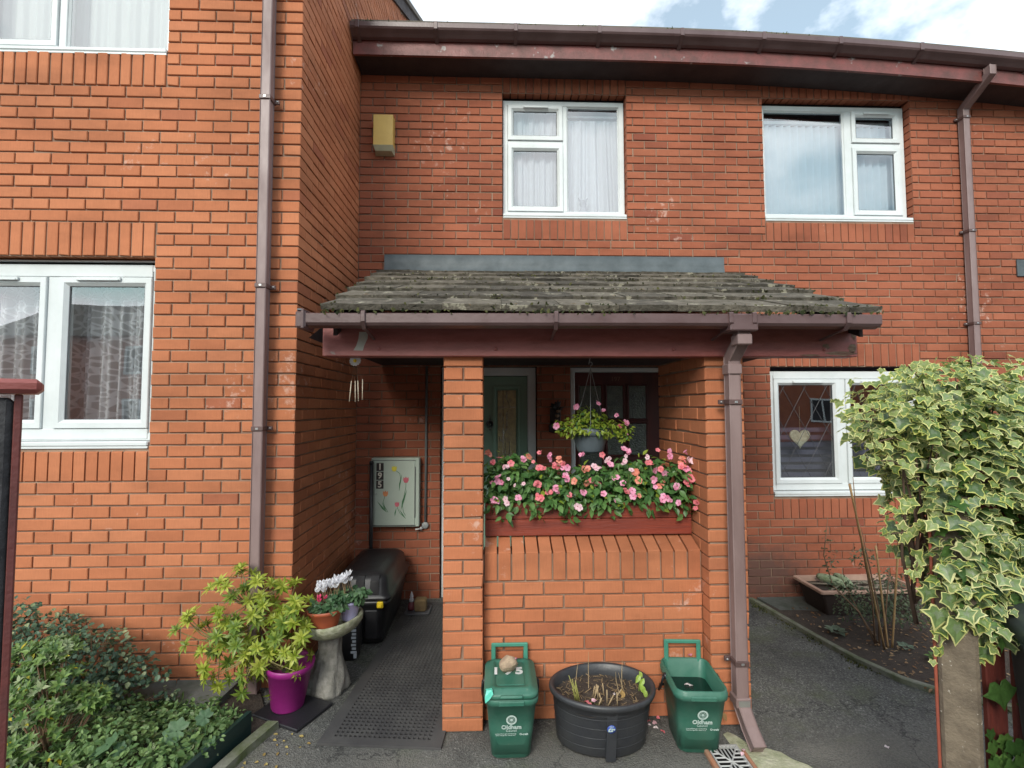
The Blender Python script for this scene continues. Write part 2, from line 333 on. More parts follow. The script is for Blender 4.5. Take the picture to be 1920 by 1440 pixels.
# ---------------------------------------------------------------- brickwork
def brick(m, O, U, Nn, u0, u1, z0, z1, depth=.1, mi=0, bv=.0035, tilt=.0012):
    """O: point on the wall plane, U: unit vector along it, Nn: outward normal"""
    j = rnd(-tilt, tilt); c = rnd(-.0015, .0015); u0 += rnd(-.0012, .0012); u1 += rnd(-.0012, .0012); z0 += rnd(-.001, .001); z1 += rnd(-.001, .001)
    chip = rnd(.002, .006) if random.random() < .05 else 0
    def P(u, z, d): return (O[0]+U[0]*u+Nn[0]*d, O[1]+U[1]*u+Nn[1]*d, z)
    vs = [P(u0+bv, z0+bv, c+j), P(u1-bv-chip, z0+bv+chip, c), P(u1-bv, z1-bv, c-j), P(u0+bv, z1-bv, c),
          P(u0, z0, -bv), P(u1-chip, z0+chip, -bv), P(u1, z1, -bv), P(u0, z1, -bv), P(u0, z0, -depth), P(u1, z0, -depth), P(u1, z1, -depth), P(u0, z1, -depth)]
    m.add(vs, [(0, 1, 2, 3), (4, 5, 1, 0), (5, 6, 2, 1), (6, 7, 3, 2), (7, 4, 0, 3), (8, 9, 5, 4), (9, 10, 6, 5), (10, 11, 7, 6), (11, 8, 4, 7)], mi)
def sub_iv(iv, cut):
    out = []
    for a, b in iv:
        if cut[1] <= a or cut[0] >= b: out.append((a, b)); continue
        if cut[0] > a: out.append((a, cut[0]-.005))
        if cut[1] < b: out.append((cut[1]+.005, b))
    return out
def wall(m, O, U, Nn, ua, ub, zbase, n0, n1, starts, holes=(), soldiers=(), depth=.1, first=None, clip=None, matp=(1, 0)):
    """starts(n) -> first joint offset from ua ; holes/soldiers: (u0,u1,z0,z1)"""
    for n in range(n0, n1):
        z0 = zbase+.075*n+.005; z1 = z0+.065; zm = (z0+z1)/2
        u = ua; iv = []; k = 0; off = starts(n)
        e = ua+off-.005
        iv.append((ua, min(e, ub))); u = e+.01
        while u < ub-.02: iv.append((u, min(u+.215, ub))); u += .225
        for h in list(holes)+list(soldiers):
            if h[2] < zm < h[3]: iv = sub_iv(iv, (h[0], h[1]))
        for q, (a, b) in enumerate(iv):
            if b-a < .02: continue
            if clip:
                if not clip((a+b)/2, z1): continue
            d = depth
            if first and abs(a-ua) < 1e-6: d = first(n)
            brick(m, O, U, Nn, a, b, z0, z1, d, 1 if random.random() < matp[0]*0 else 0)
    for (a, b, z0, z1) in soldiers:
        k = max(1, round((b-a)/.075)); wd = (b-a)/k
        for i in range(k): brick(m, O, U, Nn, a+i*wd+.005, a+(i+1)*wd-.005, z0+.005, z1-.005, depth)
def mortar(m, O, U, Nn, ua, ub, za, zb, holes=(), rec=.0105, clip=None, mi=0):
    us = sorted({ua, ub, *[h[0]-.004 for h in holes], *[h[1]+.004 for h in holes]}); zs = sorted({za, zb, *[h[2] for h in holes], *[h[3] for h in holes]})
    us = [u for u in us if ua <= u <= ub]; zs = [z for z in zs if za <= z <= zb]
    for i in range(len(us)-1):
        for k in range(len(zs)-1):
            cu, cz = (us[i]+us[i+1])/2, (zs[k]+zs[k+1])/2
            if any(h[0]-.004 < cu < h[1]+.004 and h[2] < cz < h[3] for h in holes): continue
            def P(u, z): return (O[0]+U[0]*u-Nn[0]*rec, O[1]+U[1]*u-Nn[1]*rec, z)
            m.quad(P(us[i], zs[k]), P(us[i+1], zs[k]), P(us[i+1], zs[k+1]), P(us[i], zs[k+1]), mi)
def coping(m, X0, X1, Y, z0, z1, depth, rise, wdt=.075, mi=0):
    """bricks on edge with a sloped (splayed) top, joints open"""
    k = round((X1-X0)/wdt); wd = (X1-X0)/k
    for i in range(k):
        a = X0+i*wd+.005; b = a+wd-.010; y = Y+rnd(-.0015, .0015); v = .004; r = rnd(-.001, .001)
        prof = [(y+v, z0), (y, z0+v), (y, z1-v+r), (y+v, z1+r), (y+depth*.72, z1+rise*.9+r), (y+depth, z1+rise+r), (y+depth, z0)]
        n = len(prof); vs = [(a, p[0], p[1]) for p in prof]+[(b, p[0], p[1]) for p in prof]
        m.add(vs, [tuple(range(n))[::-1], tuple(range(n, 2*n))]+[(q, (q+1) % n, n+(q+1) % n, n+q) for q in range(n)], mi)

# window frame pieces ------------------------------------------------
def ring(m, x0, x1, z0, z1, wd, yf, yb, ch=.012, mi=0, wb=None):
    """mitred rectangular frame with chamfered inner edge"""
    wb = wd if wb is None else wb
    def rect(i, b, y): return [(x0+i, y, z0+b), (x1-i, y, z0+b), (x1-i, y, z1-i), (x0+i, y, z1-i)]
    g = .0012
    rs = [rect(0, 0, yb), rect(0, 0, yf+.003), rect(.003, .003, yf), rect(wd-ch, wb-ch, yf), rect(wd, wb, yf+ch), rect(wd, wb, yb)]
    vs = [p for r in rs for p in r]; fs = []
    for a in range(len(rs)-1):
        for i in range(4): j = (i+1) % 4; fs.append((a*4+i, a*4+j, a*4+4+j, a*4+4+i))
    m.add(vs, fs, mi)
def pane(parent, x0, x1, z0, z1, y, name='pane'):
    g = M(); g.quad((x0, y, z0), (x1, y, z0), (x1, y, z1), (x0, y, z1)); return g.build(name, GLASS, parent)
def vent(parent, x0, x1, z, y):
    g = M(); g.box(x0, x1, y-.012, y, z-.011, z+.011, 0, .003); g.box(x0+.01, x1-.01, y-.016, y-.012, z-.012, z-.002, 0, .002); return g.build('trickle_vent', WHITE, parent)
def curtain(parent, x0, x1, z0, z1, y, mat_, amp=.02, wl=.09, name='curtain', n=90, seed=1, flare=0):
    g = M(); rr = random.Random(seed); ph = rr.uniform(0, 6); rows = 14; vs = []
    for k in range(rows+1):
        t = k/rows; z = z1+(z0-z1)*t
        for i in range(n+1):
            u = i/n; x = x0+(x1-x0)*u
            a = amp*(.5+.6*t)*(math.sin(2*math.pi*u*(x1-x0)/wl+ph+.6*math.sin(5*u+ph)+.25*t*math.sin(9*u))+.4*math.sin(2*math.pi*u*(x1-x0)/(wl*.37)+ph*2))
            vs.append((x+flare*t*(u-.5), y+a, z))
    fs = [(k*(n+1)+i, k*(n+1)+i+1, (k+1)*(n+1)+i+1, (k+1)*(n+1)+i) for k in range(rows) for i in range(n)]
    g.add(vs, fs, 0, True); return g.build(name, mat_, parent)
def room(parent, x0, x1, z0, z1, y0, y1, m_=None):
    g = M(); a = .25
    X0, X1, Z0, Z1 = x0-a, x1+a, z0-a, z1+a
    g.quad((X0, y1, Z0), (X1, y1, Z0), (X1, y1, Z1), (X0, y1, Z1)); g.quad((X0, y0, Z0), (X0, y1, Z0), (X0, y1, Z1), (X0, y0, Z1)); g.quad((X1, y0, Z0), (X1, y1, Z0), (X1, y1, Z1), (X1, y0, Z1))
    g.quad((X0, y0, Z0), (X1, y0, Z0), (X1, y1, Z0), (X0, y1, Z0)); g.quad((X0, y0, Z1), (X1, y0, Z1), (X1, y1, Z1), (X0, y1, Z1))
    # returns closing the gap round the opening
    e = y0+.001
    g.quad((X0, e, Z0), (x0, e, Z0), (x0, e, Z1), (X0, e, Z1)); g.quad((x1, e, Z0), (X1, e, Z0), (X1, e, Z1), (x1, e, Z1)); g.quad((x0, e, Z0), (x1, e, Z0), (x1, e, z0), (x0, e, z0)); g.quad((x0, e, z1), (x1, e, z1), (x1, e, Z1), (x0, e, Z1))
    return g.build('room_interior', m_ or DARK, parent)
# ================================================================ SETTING
def gz(x, y):
    return -.032*max(0, y-2.7)*min(1, max(0, (x-1.35)/.3))
xs = [-60, -20, -8, -4]+[-3+.15*i for i in range(54)]+[5.5, 8, 20, 60]; ys = [-60, -20, -6, -2]+[-.5+.15*i for i in range(36)]+[6, 12, 60]
g = M(); g.add([(x, y, gz(x, y)) for y in ys for x in xs], [(j*len(xs)+i, j*len(xs)+i+1, (j+1)*len(xs)+i+1, (j+1)*len(xs)+i) for j in range(len(ys)-1) for i in range(len(xs)-1)])
g.build('ground', TAR, kind='structure', local=True)

# ---------------------------------------------------------------- left house (projecting block)
LX, LY = -1.273, 3.10
house = thing('brick_house', (LX-1.5, LY+1, 0), 'orange red brick house end projecting forward with lace curtained window, left', 'house')
odd = lambda n: n % 2 == 1
m = M(); b = M()
F0 = (LX, LY); FU = (-1, 0); FN = (0, -1)
W1 = (.872, 2.20, 4.0445, 5.22); W2 = (.907, 2.26, 1.4945, 2.6945)
s1 = (.872, 2.20, 3.8195, 4.0445); s2 = (.907, 2.26, 1.2695, 1.4945); h2 = (.907, 2.26, 2.6945, 2.9195)
wall(m, F0, FU, FN, 0, 4.2, -.0055, -1, 70, lambda n: .1125 if odd(n) else .225, [W1, W2, s2], [s1, h2], first=lambda n: .215 if odd(n) else .1025)
mortar(b, F0, FU, FN, .004, 4.2, -.08, 5.25, [W1, W2])
vg = lambda u, z: z < 5.30+.595*u
wall(m, F0, (0, 1), (1, 0), .1125, 4.6, -.0055, -1, 120, lambda n: .1125 if odd(n) else .225, clip=lambda u, z: vg(u, z) and not (odd(n_) and u < .2) and (u < 1.36 or z > 4.7)) if False else None
n_ = 0
def sidewall():
    for n in range(-1, 108):
        z0 = -.0055+.075*n+.005; u = .225+.0 if odd(n) else .1125
        while u < 4.6:
            a, c = u, min(u+.215, 4.6); u += .225
            if not vg(a, z0+.065): continue
            if a > 1.36 and z0 < 4.75: continue
            if c > 1.345 and a < 1.36 and z0 < 4.7: c = 1.345
            if c-a < .03: continue
            brick(m, F0, (0, 1), (1, 0), a, c, z0, z0+.065, .1)
sidewall()
coping(m, -3.533, -2.18, LY, 1.2745, 1.455, .09, .03)
# side mortar: polygon following the verge
b.add([(LX-.0115, LY+.005, -.08), (LX-.0115, LY+1.345, -.08), (LX-.0115, LY+1.345, 4.75), (LX-.0115, LY+4.7, 4.75), (LX-.0115, LY+4.7, 5.30+.595*4.7), (LX-.0115, LY+.005, 5.30)], [(0, 1, 2, 5), (2, 3, 4, 5)])
wl = m.build('wall', [BR], house); b.build('mortar', MORT, wl)
# roof and verge of the left house
m = M(); sl_ = .595
def ry(u, dz=0): return (LY+u, 5.36+sl_*u+dz)
prof = [ry(-.35), ry(4.75), ry(4.75, .07), ry(-.35, .07)]
X0, X1 = -6, LX+.06
m.add([(X0, p[0], p[1]) for p in prof]+[(X1, p[0], p[1]) for p in prof], [(0, 1, 2, 3), (7, 6, 5, 4), (0, 4, 5, 1), (1, 5, 6, 2), (2, 6, 7, 3), (3, 7, 4, 0)])
rf = m.build('roof', TILE2, house)
m = M(); prof = [ry(-.3, -.17), ry(4.7, -.17), ry(4.7, -.003), ry(-.3, -.003)]
m.add([(LX+.005, p[0], p[1]) for p in prof]+[(LX+.028, p[0], p[1]) for p in prof], [(0, 1, 2, 3), (7, 6, 5, 4), (0, 4, 5, 1), (1, 5, 6, 2), (2, 6, 7, 3), (3, 7, 4, 0)])
m.build('bargeboard', SOFF, rf)
def dpipe(parent, pts, name='downpipe', clips=(), cx=0, cy=0, w_=.065, lug=1, mat_=PIPE):
    m = M(); m.sqtube(pts, w_, w_, (1, 0, 0), 0, .005); p = m.build(name, mat_, parent)
    for z in clips:
        c = M(); h = w_/2+.004; c.box(cx-h, cx+h, cy-h, cy+h+.01, z-.014, z+.014, 0, .003); c.box(cx+lug*h, cx+lug*(h+.028), cy+h-.012, cy+h+.004, z-.013, z+.013, 0, .003) if lug > 0 else c.box(cx-h-.028, cx-h, cy+h-.012, cy+h+.004, z-.013, z+.013, 0, .003)
        c.lathe([(.004, 0), (.006, .002), (.006, .006), (0, .008)], (0, 0, 0), 10, 1, T=Matrix.Translation((cx+lug*(h+.016), cy+h-.012, z)) @ Matrix.Rotation(R(90), 4, 'X'))
        c.box(cx-.008, cx+.008, cy-h-.003, cy-h, z-.006, z+.006, 1, .001)
        c.build('pipe_clip', [CLIP, STEEL], p)
    return p
dpipe(house, [(-1.46, 3.0325, .02), (-1.46, 3.0325, 5.4)], clips=(3.70, 2.49, 1.60, .55), cx=-1.46, cy=3.0325)
m = M(); m.box(-1.497, -1.423, 2.996, 3.07, 4.55, 4.62, 0, .004)

def window(parent, x0, x1, z0, z1, yf, mull, sashes, panes, label=None, sill=True, sillout=.0):
    """outer frame plus fixed bars ; sashes: (x0,x1,z0,z1) opening lights ; panes: (x0,x1,z0,z1,y)"""
    m = M(); ring(m, x0, x1, z0, z1, .048, yf, yf+.06, .006)
    for (a, c, q0, q1) in mull: m.box(a, c, yf+.002, yf+.058, q0, q1, 0, .004)
    w = m.build('window', WHITE, parent, label=label)
    for (a, c, q0, q1) in sashes:
        s = M(); ring(s, a, c, q0, q1, .055, yf-.014, yf+.045, .02)
        gk = M(); ring(gk, a+.054, c-.054, q0+.054, q1-.054, .005, yf+.008, yf+.012, .001)
        so_ = s.build('sash', WHITE, w); gk.build('gasket', GASKET, w)
        pane(w, a+.05, c-.05, q0+.05, q1-.05, yf+.015)
    for (a, c, q0, q1) in panes:
        s = M(); ring(s, a-.002, c+.002, q0-.002, q1+.002, .014, yf+.010, yf+.03, .01); s.build('glazing_bead', WHITE, w); pane(w, a, c, q0, q1, yf+.022)
    if sill:
        s = M(); s.box(x0-.0, x1+.0, yf-.075-sillout, yf+.0, z0-.030, z0-.001, 0, .006); s.box(x0, x1, yf-.075-sillout+.004, yf-.06-sillout, z0-.045, z0-.031, 0, .002); s.build('window_sill', WHITE, w)
    return w
# lower left window (net curtains)
x0, x1 = -3.53, -2.182; yf = 3.17
w2 = window(house, x0, x1, 1.52, 2.66, yf, [(-2.893, -2.817, 1.566, 2.614)], [(-3.482, -2.893, 1.60, 2.575), (-2.817, -2.230, 1.60, 2.575)], [], 'white two light window with flower lace net curtains')
m = M(); m.box(-3.48, -2.232, yf-.004, yf+.03, 2.58, 2.66, 0, .003); m.build('head_trim', WHITE, w2); m = M(); m.box(-3.48, -2.232, yf-.004, yf+.03, 1.53, 1.597, 0, .003); m.build('bottom_trim', WHITE, w2)
vent(w2, -2.70, -2.42, 2.562, yf-.016); vent(w2, -3.30, -3.06, 2.562, yf-.016)
curtain(w2, -3.47, -2.25, 1.6, 2.6, 3.34, LACE, .035, .11, 'lace_curtain', 260, 3)
m = M(); ring(m, -3.532, -2.180, 1.497, 2.69, .012, yf-.003, yf+.02, .004); m.build('sealant_bead', WHITE, w2)
room(w2, x0, x1, 1.5, 2.69, yf+.09, 4.3, DARK)
# upper left window
w1 = window(house, -3.47, -2.147, 4.075, 5.2, yf, [(-2.90, -2.85, 4.12, 5.15)], [(-3.42, -2.90, 4.12, 5.15)], [(-2.85, -2.195, 4.12, 5.15)], 'white upstairs window with closed pale nets')
curtain(w1, -3.44, -2.17, 4.1, 5.2, 3.30, netmat('pale net', (.84, .86, .82), 'solid'), .012, .12, 'net_curtain', 160, 8)
room(w1, -3.47, -2.147, 4.05, 5.2, yf+.09, 4.3)

# ---------------------------------------------------------------- terrace (recessed row) behind the porch
AY = 4.44
terr = thing('terraced_house', (2, AY+1, 0), 'recessed red brick terrace front with two upstairs windows under long eaves', 'house')
m = M(); b = M(); O = (LX, AY); U = (1, 0); Nn = (0, -1); D = -LX
def H(a, c, q0, q1): return (a+D, c+D, q0, q1)
W3 = H(.07, 1.252, 3.53, 4.73); W4 = H(2.595, 4.062, 3.53, 4.73); W5 = H(2.60, 4.062, .905, 2.105)
s3 = H(.07, 1.252, 3.305, 3.53); s4 = H(2.595, 4.062, 3.305, 3.53); s5 = H(2.60, 4.062, .68, .905)
D1 = H(-.505, .38, -.3, 2.105); D2 = H(.70, 1.62, -.3, 2.105)
sol = [H(.07, 1.252, 4.73, 4.955), H(2.595, 4.062, 4.73, 4.955), H(2.60, 4.062, 2.105, 2.33), H(-.505, .38, 2.105, 2.33), H(.70, 1.62, 2.105, 2.33)]
wall(m, O, U, Nn, .003, 8.4, -.07, -2, 69, lambda n: .1125 if not odd(n) else .225, [W3, W4, W5, s3, s4, s5, D1, D2], sol)
mortar(b, O, U, Nn, -.1, 8.4, -.3, 5.12, [W3, W4, W5, D1, D2])
for (a, c, q0) in ((.07, 1.252, 3.31), (2.595, 4.062, 3.31)): coping(m, a, c, AY, q0, q0+.185, .08, .012)
coping(m, 2.60, 4.062, AY, .685, .862, .09, .03)
wl = m.build('wall', [BR_SHADE], terr); b.build('mortar', MORT, wl)
def es(x): return -.0105*max(0, x-1)**2
XS = [-1.262+.37*i for i in range(21)]
def sweep(m, prof, xs, mi=0, sm=False, fn=es, caps=True):
    m.loft([[(x, y, z+fn(x)) for y, z in prof] for x in xs], mi, sm, caps, caps)
m = M(); sweep(m, [(4.152, 4.862), (4.178, 4.862), (4.178, 5.10), (4.152, 5.10)], XS); fa = m.build('fascia', REDD, terr)
m = M(); sweep(m, [(4.180, 4.872), (4.436, 4.872), (4.436, 4.892), (4.180, 4.892)], XS); m.build('soffit', SOFF, terr)
m = M()
gp = [(4.052, 5.085), (4.046, 5.08), (4.046, 5.040), (4.056, 5.026), (4.085, 5.008), (4.11, 4.990), (4.138, 4.982), (4.149, 4.99), (4.149, 5.06), (4.143, 5.06), (4.142, 4.995), (4.11, 5.002), (4.088, 5.018), (4.066, 5.032), (4.054, 5.05)]
sweep(m, gp, XS); gu = m.build('gutter', GUT, terr)
for x in (-1.20, -.52, .18, .92, 1.66, 2.4, 3.1, 3.85, 4.9):
    m = M(); m.box(x-.016, x+.016, 4.038, 4.05, 5.02+es(x), 5.092+es(x), 0, .003); m.add([(x-.016, 4.045, 5.02+es(x)), (x+.016, 4.045, 5.02+es(x)), (x+.016, 4.09, 4.995+es(x)), (x-.016, 4.09, 4.995+es(x)), (x+.016, 4.15, 4.965+es(x)), (x-.016, 4.15, 4.965+es(x))], [(0, 1, 2, 3), (3, 2, 4, 5)])
    m.build('gutter_bracket', GUT, gu)
# roof of the terrace
m = M(); prof = [(4.09, 5.10), (9.5, 8.05), (9.5, 8.15), (4.09, 5.13)]; sweep(m, prof, XS); rf = m.build('roof', TILE2, terr)
# moss tufts along the gutter
tf = M(); lf = [(-.5, 0, 0), (.5, 0, 0), (.25, 1, .1), (-.25, 1, .1)]; tf.add(lf, [(0, 1, 2, 3)])
m = M(); Ts = []
dens = lambda x: 1.0 if x < 1.0 else (.25 if x < 3 else .05)
for _ in range(2200):
    x = rnd(-1.2, 5); 
    if random.random() > dens(x)*(.5+.5*math.sin(x*7)): continue
    hgt = rnd(.010, .034); Ts.append(rotT((rnd(-.5, .5), rnd(-.3, .3), 1), (rnd(-1, 1), -1, 0), (x, rnd(4.055, 4.13), 5.075+es(x)), hgt) @ np.diag([.35, 1, 1, 1]))
for xc in (2.45, 2.52, 2.60, -1.15, -1.1, .75, 1.55):
    for _ in range(14): Ts.append(rotT((rnd(-.6, .6), rnd(-.4, .4), 1), (rnd(-1, 1), -1, 0), (xc+rnd(-.03, .03), rnd(4.05, 4.12), 5.075+es(xc)+rnd(0, .02)), rnd(.01, .03)) @ np.diag([.5, 1, 1, 1]))
m.stamp(tf.tmpl(), Ts); mo = m.build('moss', MOSS, gu, kind='stuff')
dpipe(terr, [(4.53, 4.10, 4.84), (4.53, 4.10, 4.77), (4.5625, 4.3925, 4.62), (4.5625, 4.3925, 4.0), (4.5625, 4.3925, -.02)], clips=(4.53, 3.41, 2.515, 1.6, .7), cx=4.5625, cy=4.3925, lug=-1)
# upstairs windows
yf = 4.515
w3 = window(terr, .072, 1.25, 3.56, 4.70, yf, [(.652, .695, 3.605, 4.655), (.12, .652, 4.262, 4.305)], [(.12, .652, 4.305, 4.655), (.12, .652, 3.605, 4.262)], [(.695, 1.205, 3.605, 4.655)], 'white window with sheer drapes above the porch')
vent(w3, .27, .51, 4.63, yf-.016)
curtain(w3, .10, .70, 3.58, 4.70, 4.62, SHEER, .02, .10, 'net_curtain', 120, 4)
curtain(w3, .66, 1.24, 3.58, 4.58, 4.64, SHEER, .03, .13, 'net_curtain', 120, 9, .1)
curtain(w3, .70, .98, 3.58, 4.58, 4.70, SHEER, .03, .07, 'net_curtain', 90, 15, .16)
m = M(); m.box(.66, 1.24, 4.66, 4.67, 4.585, 4.60); m.box(.66, 1.24, 4.62, 4.63, 4.61, 4.625); m.build('curtain_rail', WHITE, w3)
room(w3, .072, 1.25, 3.55, 4.71, yf+.07, 5.6)
m = M(); m.lathe([(0.0, 0), (.04, .01), (.045, .05), (.03, .09), (.02, .10), (.035, .13), (.03, .165), (0, .18)], (.86, 4.60, 3.585), 16)
for s_ in (-1, 1): m.tube([(.86+s_*.02, 4.60, 3.74), (.86+s_*.045, 4.60, 3.78)], [.012, .005], 8)
m.build('toy_figure', pm('grey soft toy', (.35, .36, .40), .9), w3)
w4 = window(terr, 2.597, 4.06, 3.56, 4.70, yf, [(3.455, 3.525, 3.605, 4.655), (3.525, 4.012, 4.285, 4.335)], [(3.525, 4.012, 4.335, 4.655), (3.525, 4.012, 3.605, 4.285)], [(2.645, 3.455, 3.605, 4.655)], 'wide white window with pale vertical blinds')
vent(w4, 3.64, 3.90, 4.63, yf-.016)
m = M()
for i in range(19):
    x = 2.63+i*.0755; a = R(-10+rnd(-5, 5)); hw = .044
    zt = 4.565; vs = []
    for k in range(5):
        u = -1+k*.5; cx = x+u*hw*math.cos(a); cy = 4.62+u*hw*math.sin(a)+.020*(1-u*u); vs += [(cx, cy, 3.585), (cx, cy, zt)]
    m.add(vs, [(2*k, 2*k+2, 2*k+3, 2*k+1) for k in range(4)], 0, True)
m.build('vertical_blind', BLIND, w4)
m = M(); m.box(2.6, 4.05, 4.60, 4.64, 4.57, 4.60); m.build('blind_rail', WHITE, w4)
room(w4, 2.597, 4.06, 3.55, 4.71, yf+.07, 5.6)
# downstairs right window with leaded lights and hearts
w5 = window(terr, 2.603, 4.06, .935, 2.065, yf-.02, [(3.288, 3.352, .98, 2.02)], [(2.65, 3.288, 1.00, 1.99), (3.352, 4.012, 1.00, 1.99)], [], 'white two light window with diamond leading and hanging hearts', sillout=-.01)
m = M(); m.box(2.652, 4.01, yf-.024, yf+.01, 1.993, 2.06, 0, .003); m.build('head_trim', WHITE, w5); m = M(); m.box(2.652, 4.01, yf-.024, yf+.01, .94, .998, 0, .003); m.build('bottom_trim', WHITE, w5)
vent(w5, 2.83, 3.12, 1.965, yf-.036); vent(w5, 3.5, 3.8, 1.965, yf-.036)
m = M()
for (a, c) in ((2.705, 3.235), (3.405, 3.96)):
    z0, z1 = 1.055, 1.935
    for k in range(-6, 9):
        for sgn in (1, -1):
            # line x = a + k*.19 + sgn*(z-z0)*.6
            p = []
            for z in (z0, z1): p.append((a+k*.21+(0 if sgn > 0 else .3)+sgn*(z-z0)*.55, z))
            (xa, za), (xb, zb) = p
            # clip to [a,c]
            def cl(xa, za, xb, zb, X, lo):
                if lo: 
                    if xa < X and xb < X: return None
                    if xa < X: t = (X-xa)/(xb-xa); xa, za = X, za+(zb-za)*t
                    if xb < X: t = (X-xa)/(xb-xa); xb, zb = X, za+(zb-za)*t
                else:
                    if xa > X and xb > X: return None
                    if xa > X: t = (X-xa)/(xb-xa); xa, za = X, za+(zb-za)*t
                    if xb > X: t = (X-xa)/(xb-xa); xb, zb = X, za+(zb-za)*t
                return xa, za, xb, zb
            q = cl(xa, za, xb, zb, a, True)
            if q: q = cl(*q, c, False)
            if q and abs(q[1]-q[3]) > .01: m.tube([(q[0], yf-.007, q[1]), (q[2], yf-.007, q[3])], .0022, 4)
m.build('leading', pm('lead strip', (.07, .07, .08), .5), w5)
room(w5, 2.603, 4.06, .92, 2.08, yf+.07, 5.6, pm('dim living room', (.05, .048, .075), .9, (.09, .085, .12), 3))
m = M(); zz = [1.02+.075*i for i in range(7)]
for i, z in enumerate(zz): m.box(2.62, 4.03, 4.80, 4.81, z, z+.045)
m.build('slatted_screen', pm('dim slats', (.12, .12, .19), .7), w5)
def heart(parent, cx, cz, y, w_):
    m = M(); n = 40; o = []
    for i in range(n):
        t = 2*math.pi*i/n; hx = 16*math.sin(t)**3; hy = 13*math.cos(t)-5*math.cos(2*t)-2*math.cos(3*t)-math.cos(4*t); k = 1+.035*math.sin(20*t); o.append((hx/32*w_*k, hy/32*w_*k))
    for y_, s_ in ((y, 1),): 
        vs = [(cx+p[0], y_+.012, cz+p[1]) for p in o]+[(cx+p[0], y_, cz+p[1]) for p in o]+[(cx+p[0]*.8, y_-.008, cz+p[1]*.8) for p in o]
        m.add(vs, [tuple(range(n))[::-1], tuple(range(2*n, 3*n))]+[(a*n+i, a*n+(i+1) % n, (a+1)*n+(i+1) % n, (a+1)*n+i) for a in (0, 1) for i in range(n)])
    m.tube([(cx, y, cz+.3*w_), (cx, y, cz+.30)], .0012, 4)
    return m
hm = pm('cream wicker heart', (.62, .60, .45), .9, (.40, .38, .28), 40, 1, .6, 120)
for i, (cx, cz) in enumerate(((2.93, 1.43), (3.60, 1.43))):
    m = heart(None, cx, cz, 4.545, .20 if i == 0 else .18)
    m.build('heart_ornament', hm, None, ('cream wicker heart hanging in the left light of the leaded window', 'cream heart in the right light of the leaded window, partly behind ivy')[i], 'heart ornament', 'hearts hanging in the leaded window')
# ---------------------------------------------------------------- doors
m = M(); y = 4.49
ring(m, -.5, .375, -.03, 2.10, .075, y, y+.07, .008); dr = m.build('door_frame', WHITE, terr)
GD = pm('sage green door paint', (.19, .30, .225), .4, (.165, .265, .20), 4, 1, .04, 90)
m = M()
m.box(-.42, .298, y+.03, y+.075, .0, 2.02, 0, .004)
dg = m.build('door', GD, terr, label='sage green front door with bevelled glass panel')
m = M(); ring(m, -.025, .235, .9, 1.93, .035, y+.012, y+.03, .012); ring(m, .012, .198, .936, 1.895, .008, y+.02, y+.029, .004, 0); m.build('door_moulding', GD, dg)
GG = pm('textured gilt glass', (.42, .34, .15), .12, (.20, .16, .09), 22, 1, .6, 70, spec=.8)
m = M(); m.box(.020, .190, y+.018, y+.028, .945, 1.887); m.build('door_glass', GG, dg)
m = M(); LD = pm('bright lead came', (.62, .62, .60), .25, metal=.8)
def cam_(p): m.tube([(a, y+.016, c) for a, c in p], .0024, 6)
cam_([(.070, .95), (.070, 1.885)]); cam_([(.105, 1.885), (.105, 1.80)]); cam_([(.105, 1.68), (.105, 1.53)])
cam_([(.105, 1.53), (.070, 1.475), (.105, 1.40), (.145, 1.475), (.105, 1.53)]); cam_([(.02, 1.73), (.19, 1.73)]); cam_([(.105, 1.80), (.14, 1.73), (.105, 1.68)]); cam_([(.03, 1.46), (.045, 1.42), (.075, 1.40)]); cam_([(.09, 1.40), (.09, .95)]); cam_([(.13, 1.41), (.13, .95)])
m.build('leading', LD, dg)
m = M(); T = Matrix.Translation((-.055, y+.03, 1.575)) @ Matrix.Rotation(R(90), 4, 'X')
m.lathe([(.028, 0), (.030, .006), (.018, .012), (.010, .03), (0, .034)], (0, 0, 0), 20, T=T)
for k in range(24):
    a = 2*math.pi*k/24; a2 = 2*math.pi*(k+1)/24; m.tube([(-.055+.030*math.cos(a), y+.008, 1.57+.034*math.sin(a)), (-.055+.030*math.cos(a2), y+.008, 1.57+.034*math.sin(a2))], .005, 6)
m.tube([(-.055, y+.02, 1.61), (-.055, y+.02, 1.655)], [.008, .002], 8); m.lathe([(0, 0), (.008, .004), (.008, .010), (0, .014)], (-.055, y+.012, 1.512), 10)
m.build('door_knocker', pm('dark chrome', (.30, .30, .31), .2, metal=1), dg)
# dark wooden door of the neighbour
m = M(); ring(m, .704, 1.615, -.03, 2.10, .042, y, y+.07, .008); m.build('door_frame', WHITE, terr)
WD = pm('dark mahogany door', (.085, .016, .014), .4, (.05, .010, .010), 10, 1, .1, 60, stretch=(1, 1, .2))
m = M(); m.box(.75, 1.57, y+.035, y+.07, 0, 2.055, 0, .003)
d2 = m.build('door', WD, terr, label='dark mahogany glazed front door')
FG = pm('dark patterned glass', (.035, .045, .035), .12, (.07, .085, .06), 14, 1, .9, 60, spec=.8)
for (a, c, q0, q1) in ((.795, 1.0, 1.0, 1.93), (1.057, 1.205, 1.62, 1.93), (1.266, 1.425, 1.62, 1.93), (1.057, 1.205, 1.28, 1.57), (1.266, 1.425, 1.28, 1.57)):
    m = M(); ring(m, a-.018, c+.018, q0-.018, q1+.018, .018, y+.022, y+.035, .01); fr = m.build('door_panel', WD, d2); m = M(); m.box(a, c, y+.028, y+.034, q0, q1); m.build('door_glass', FG, fr)
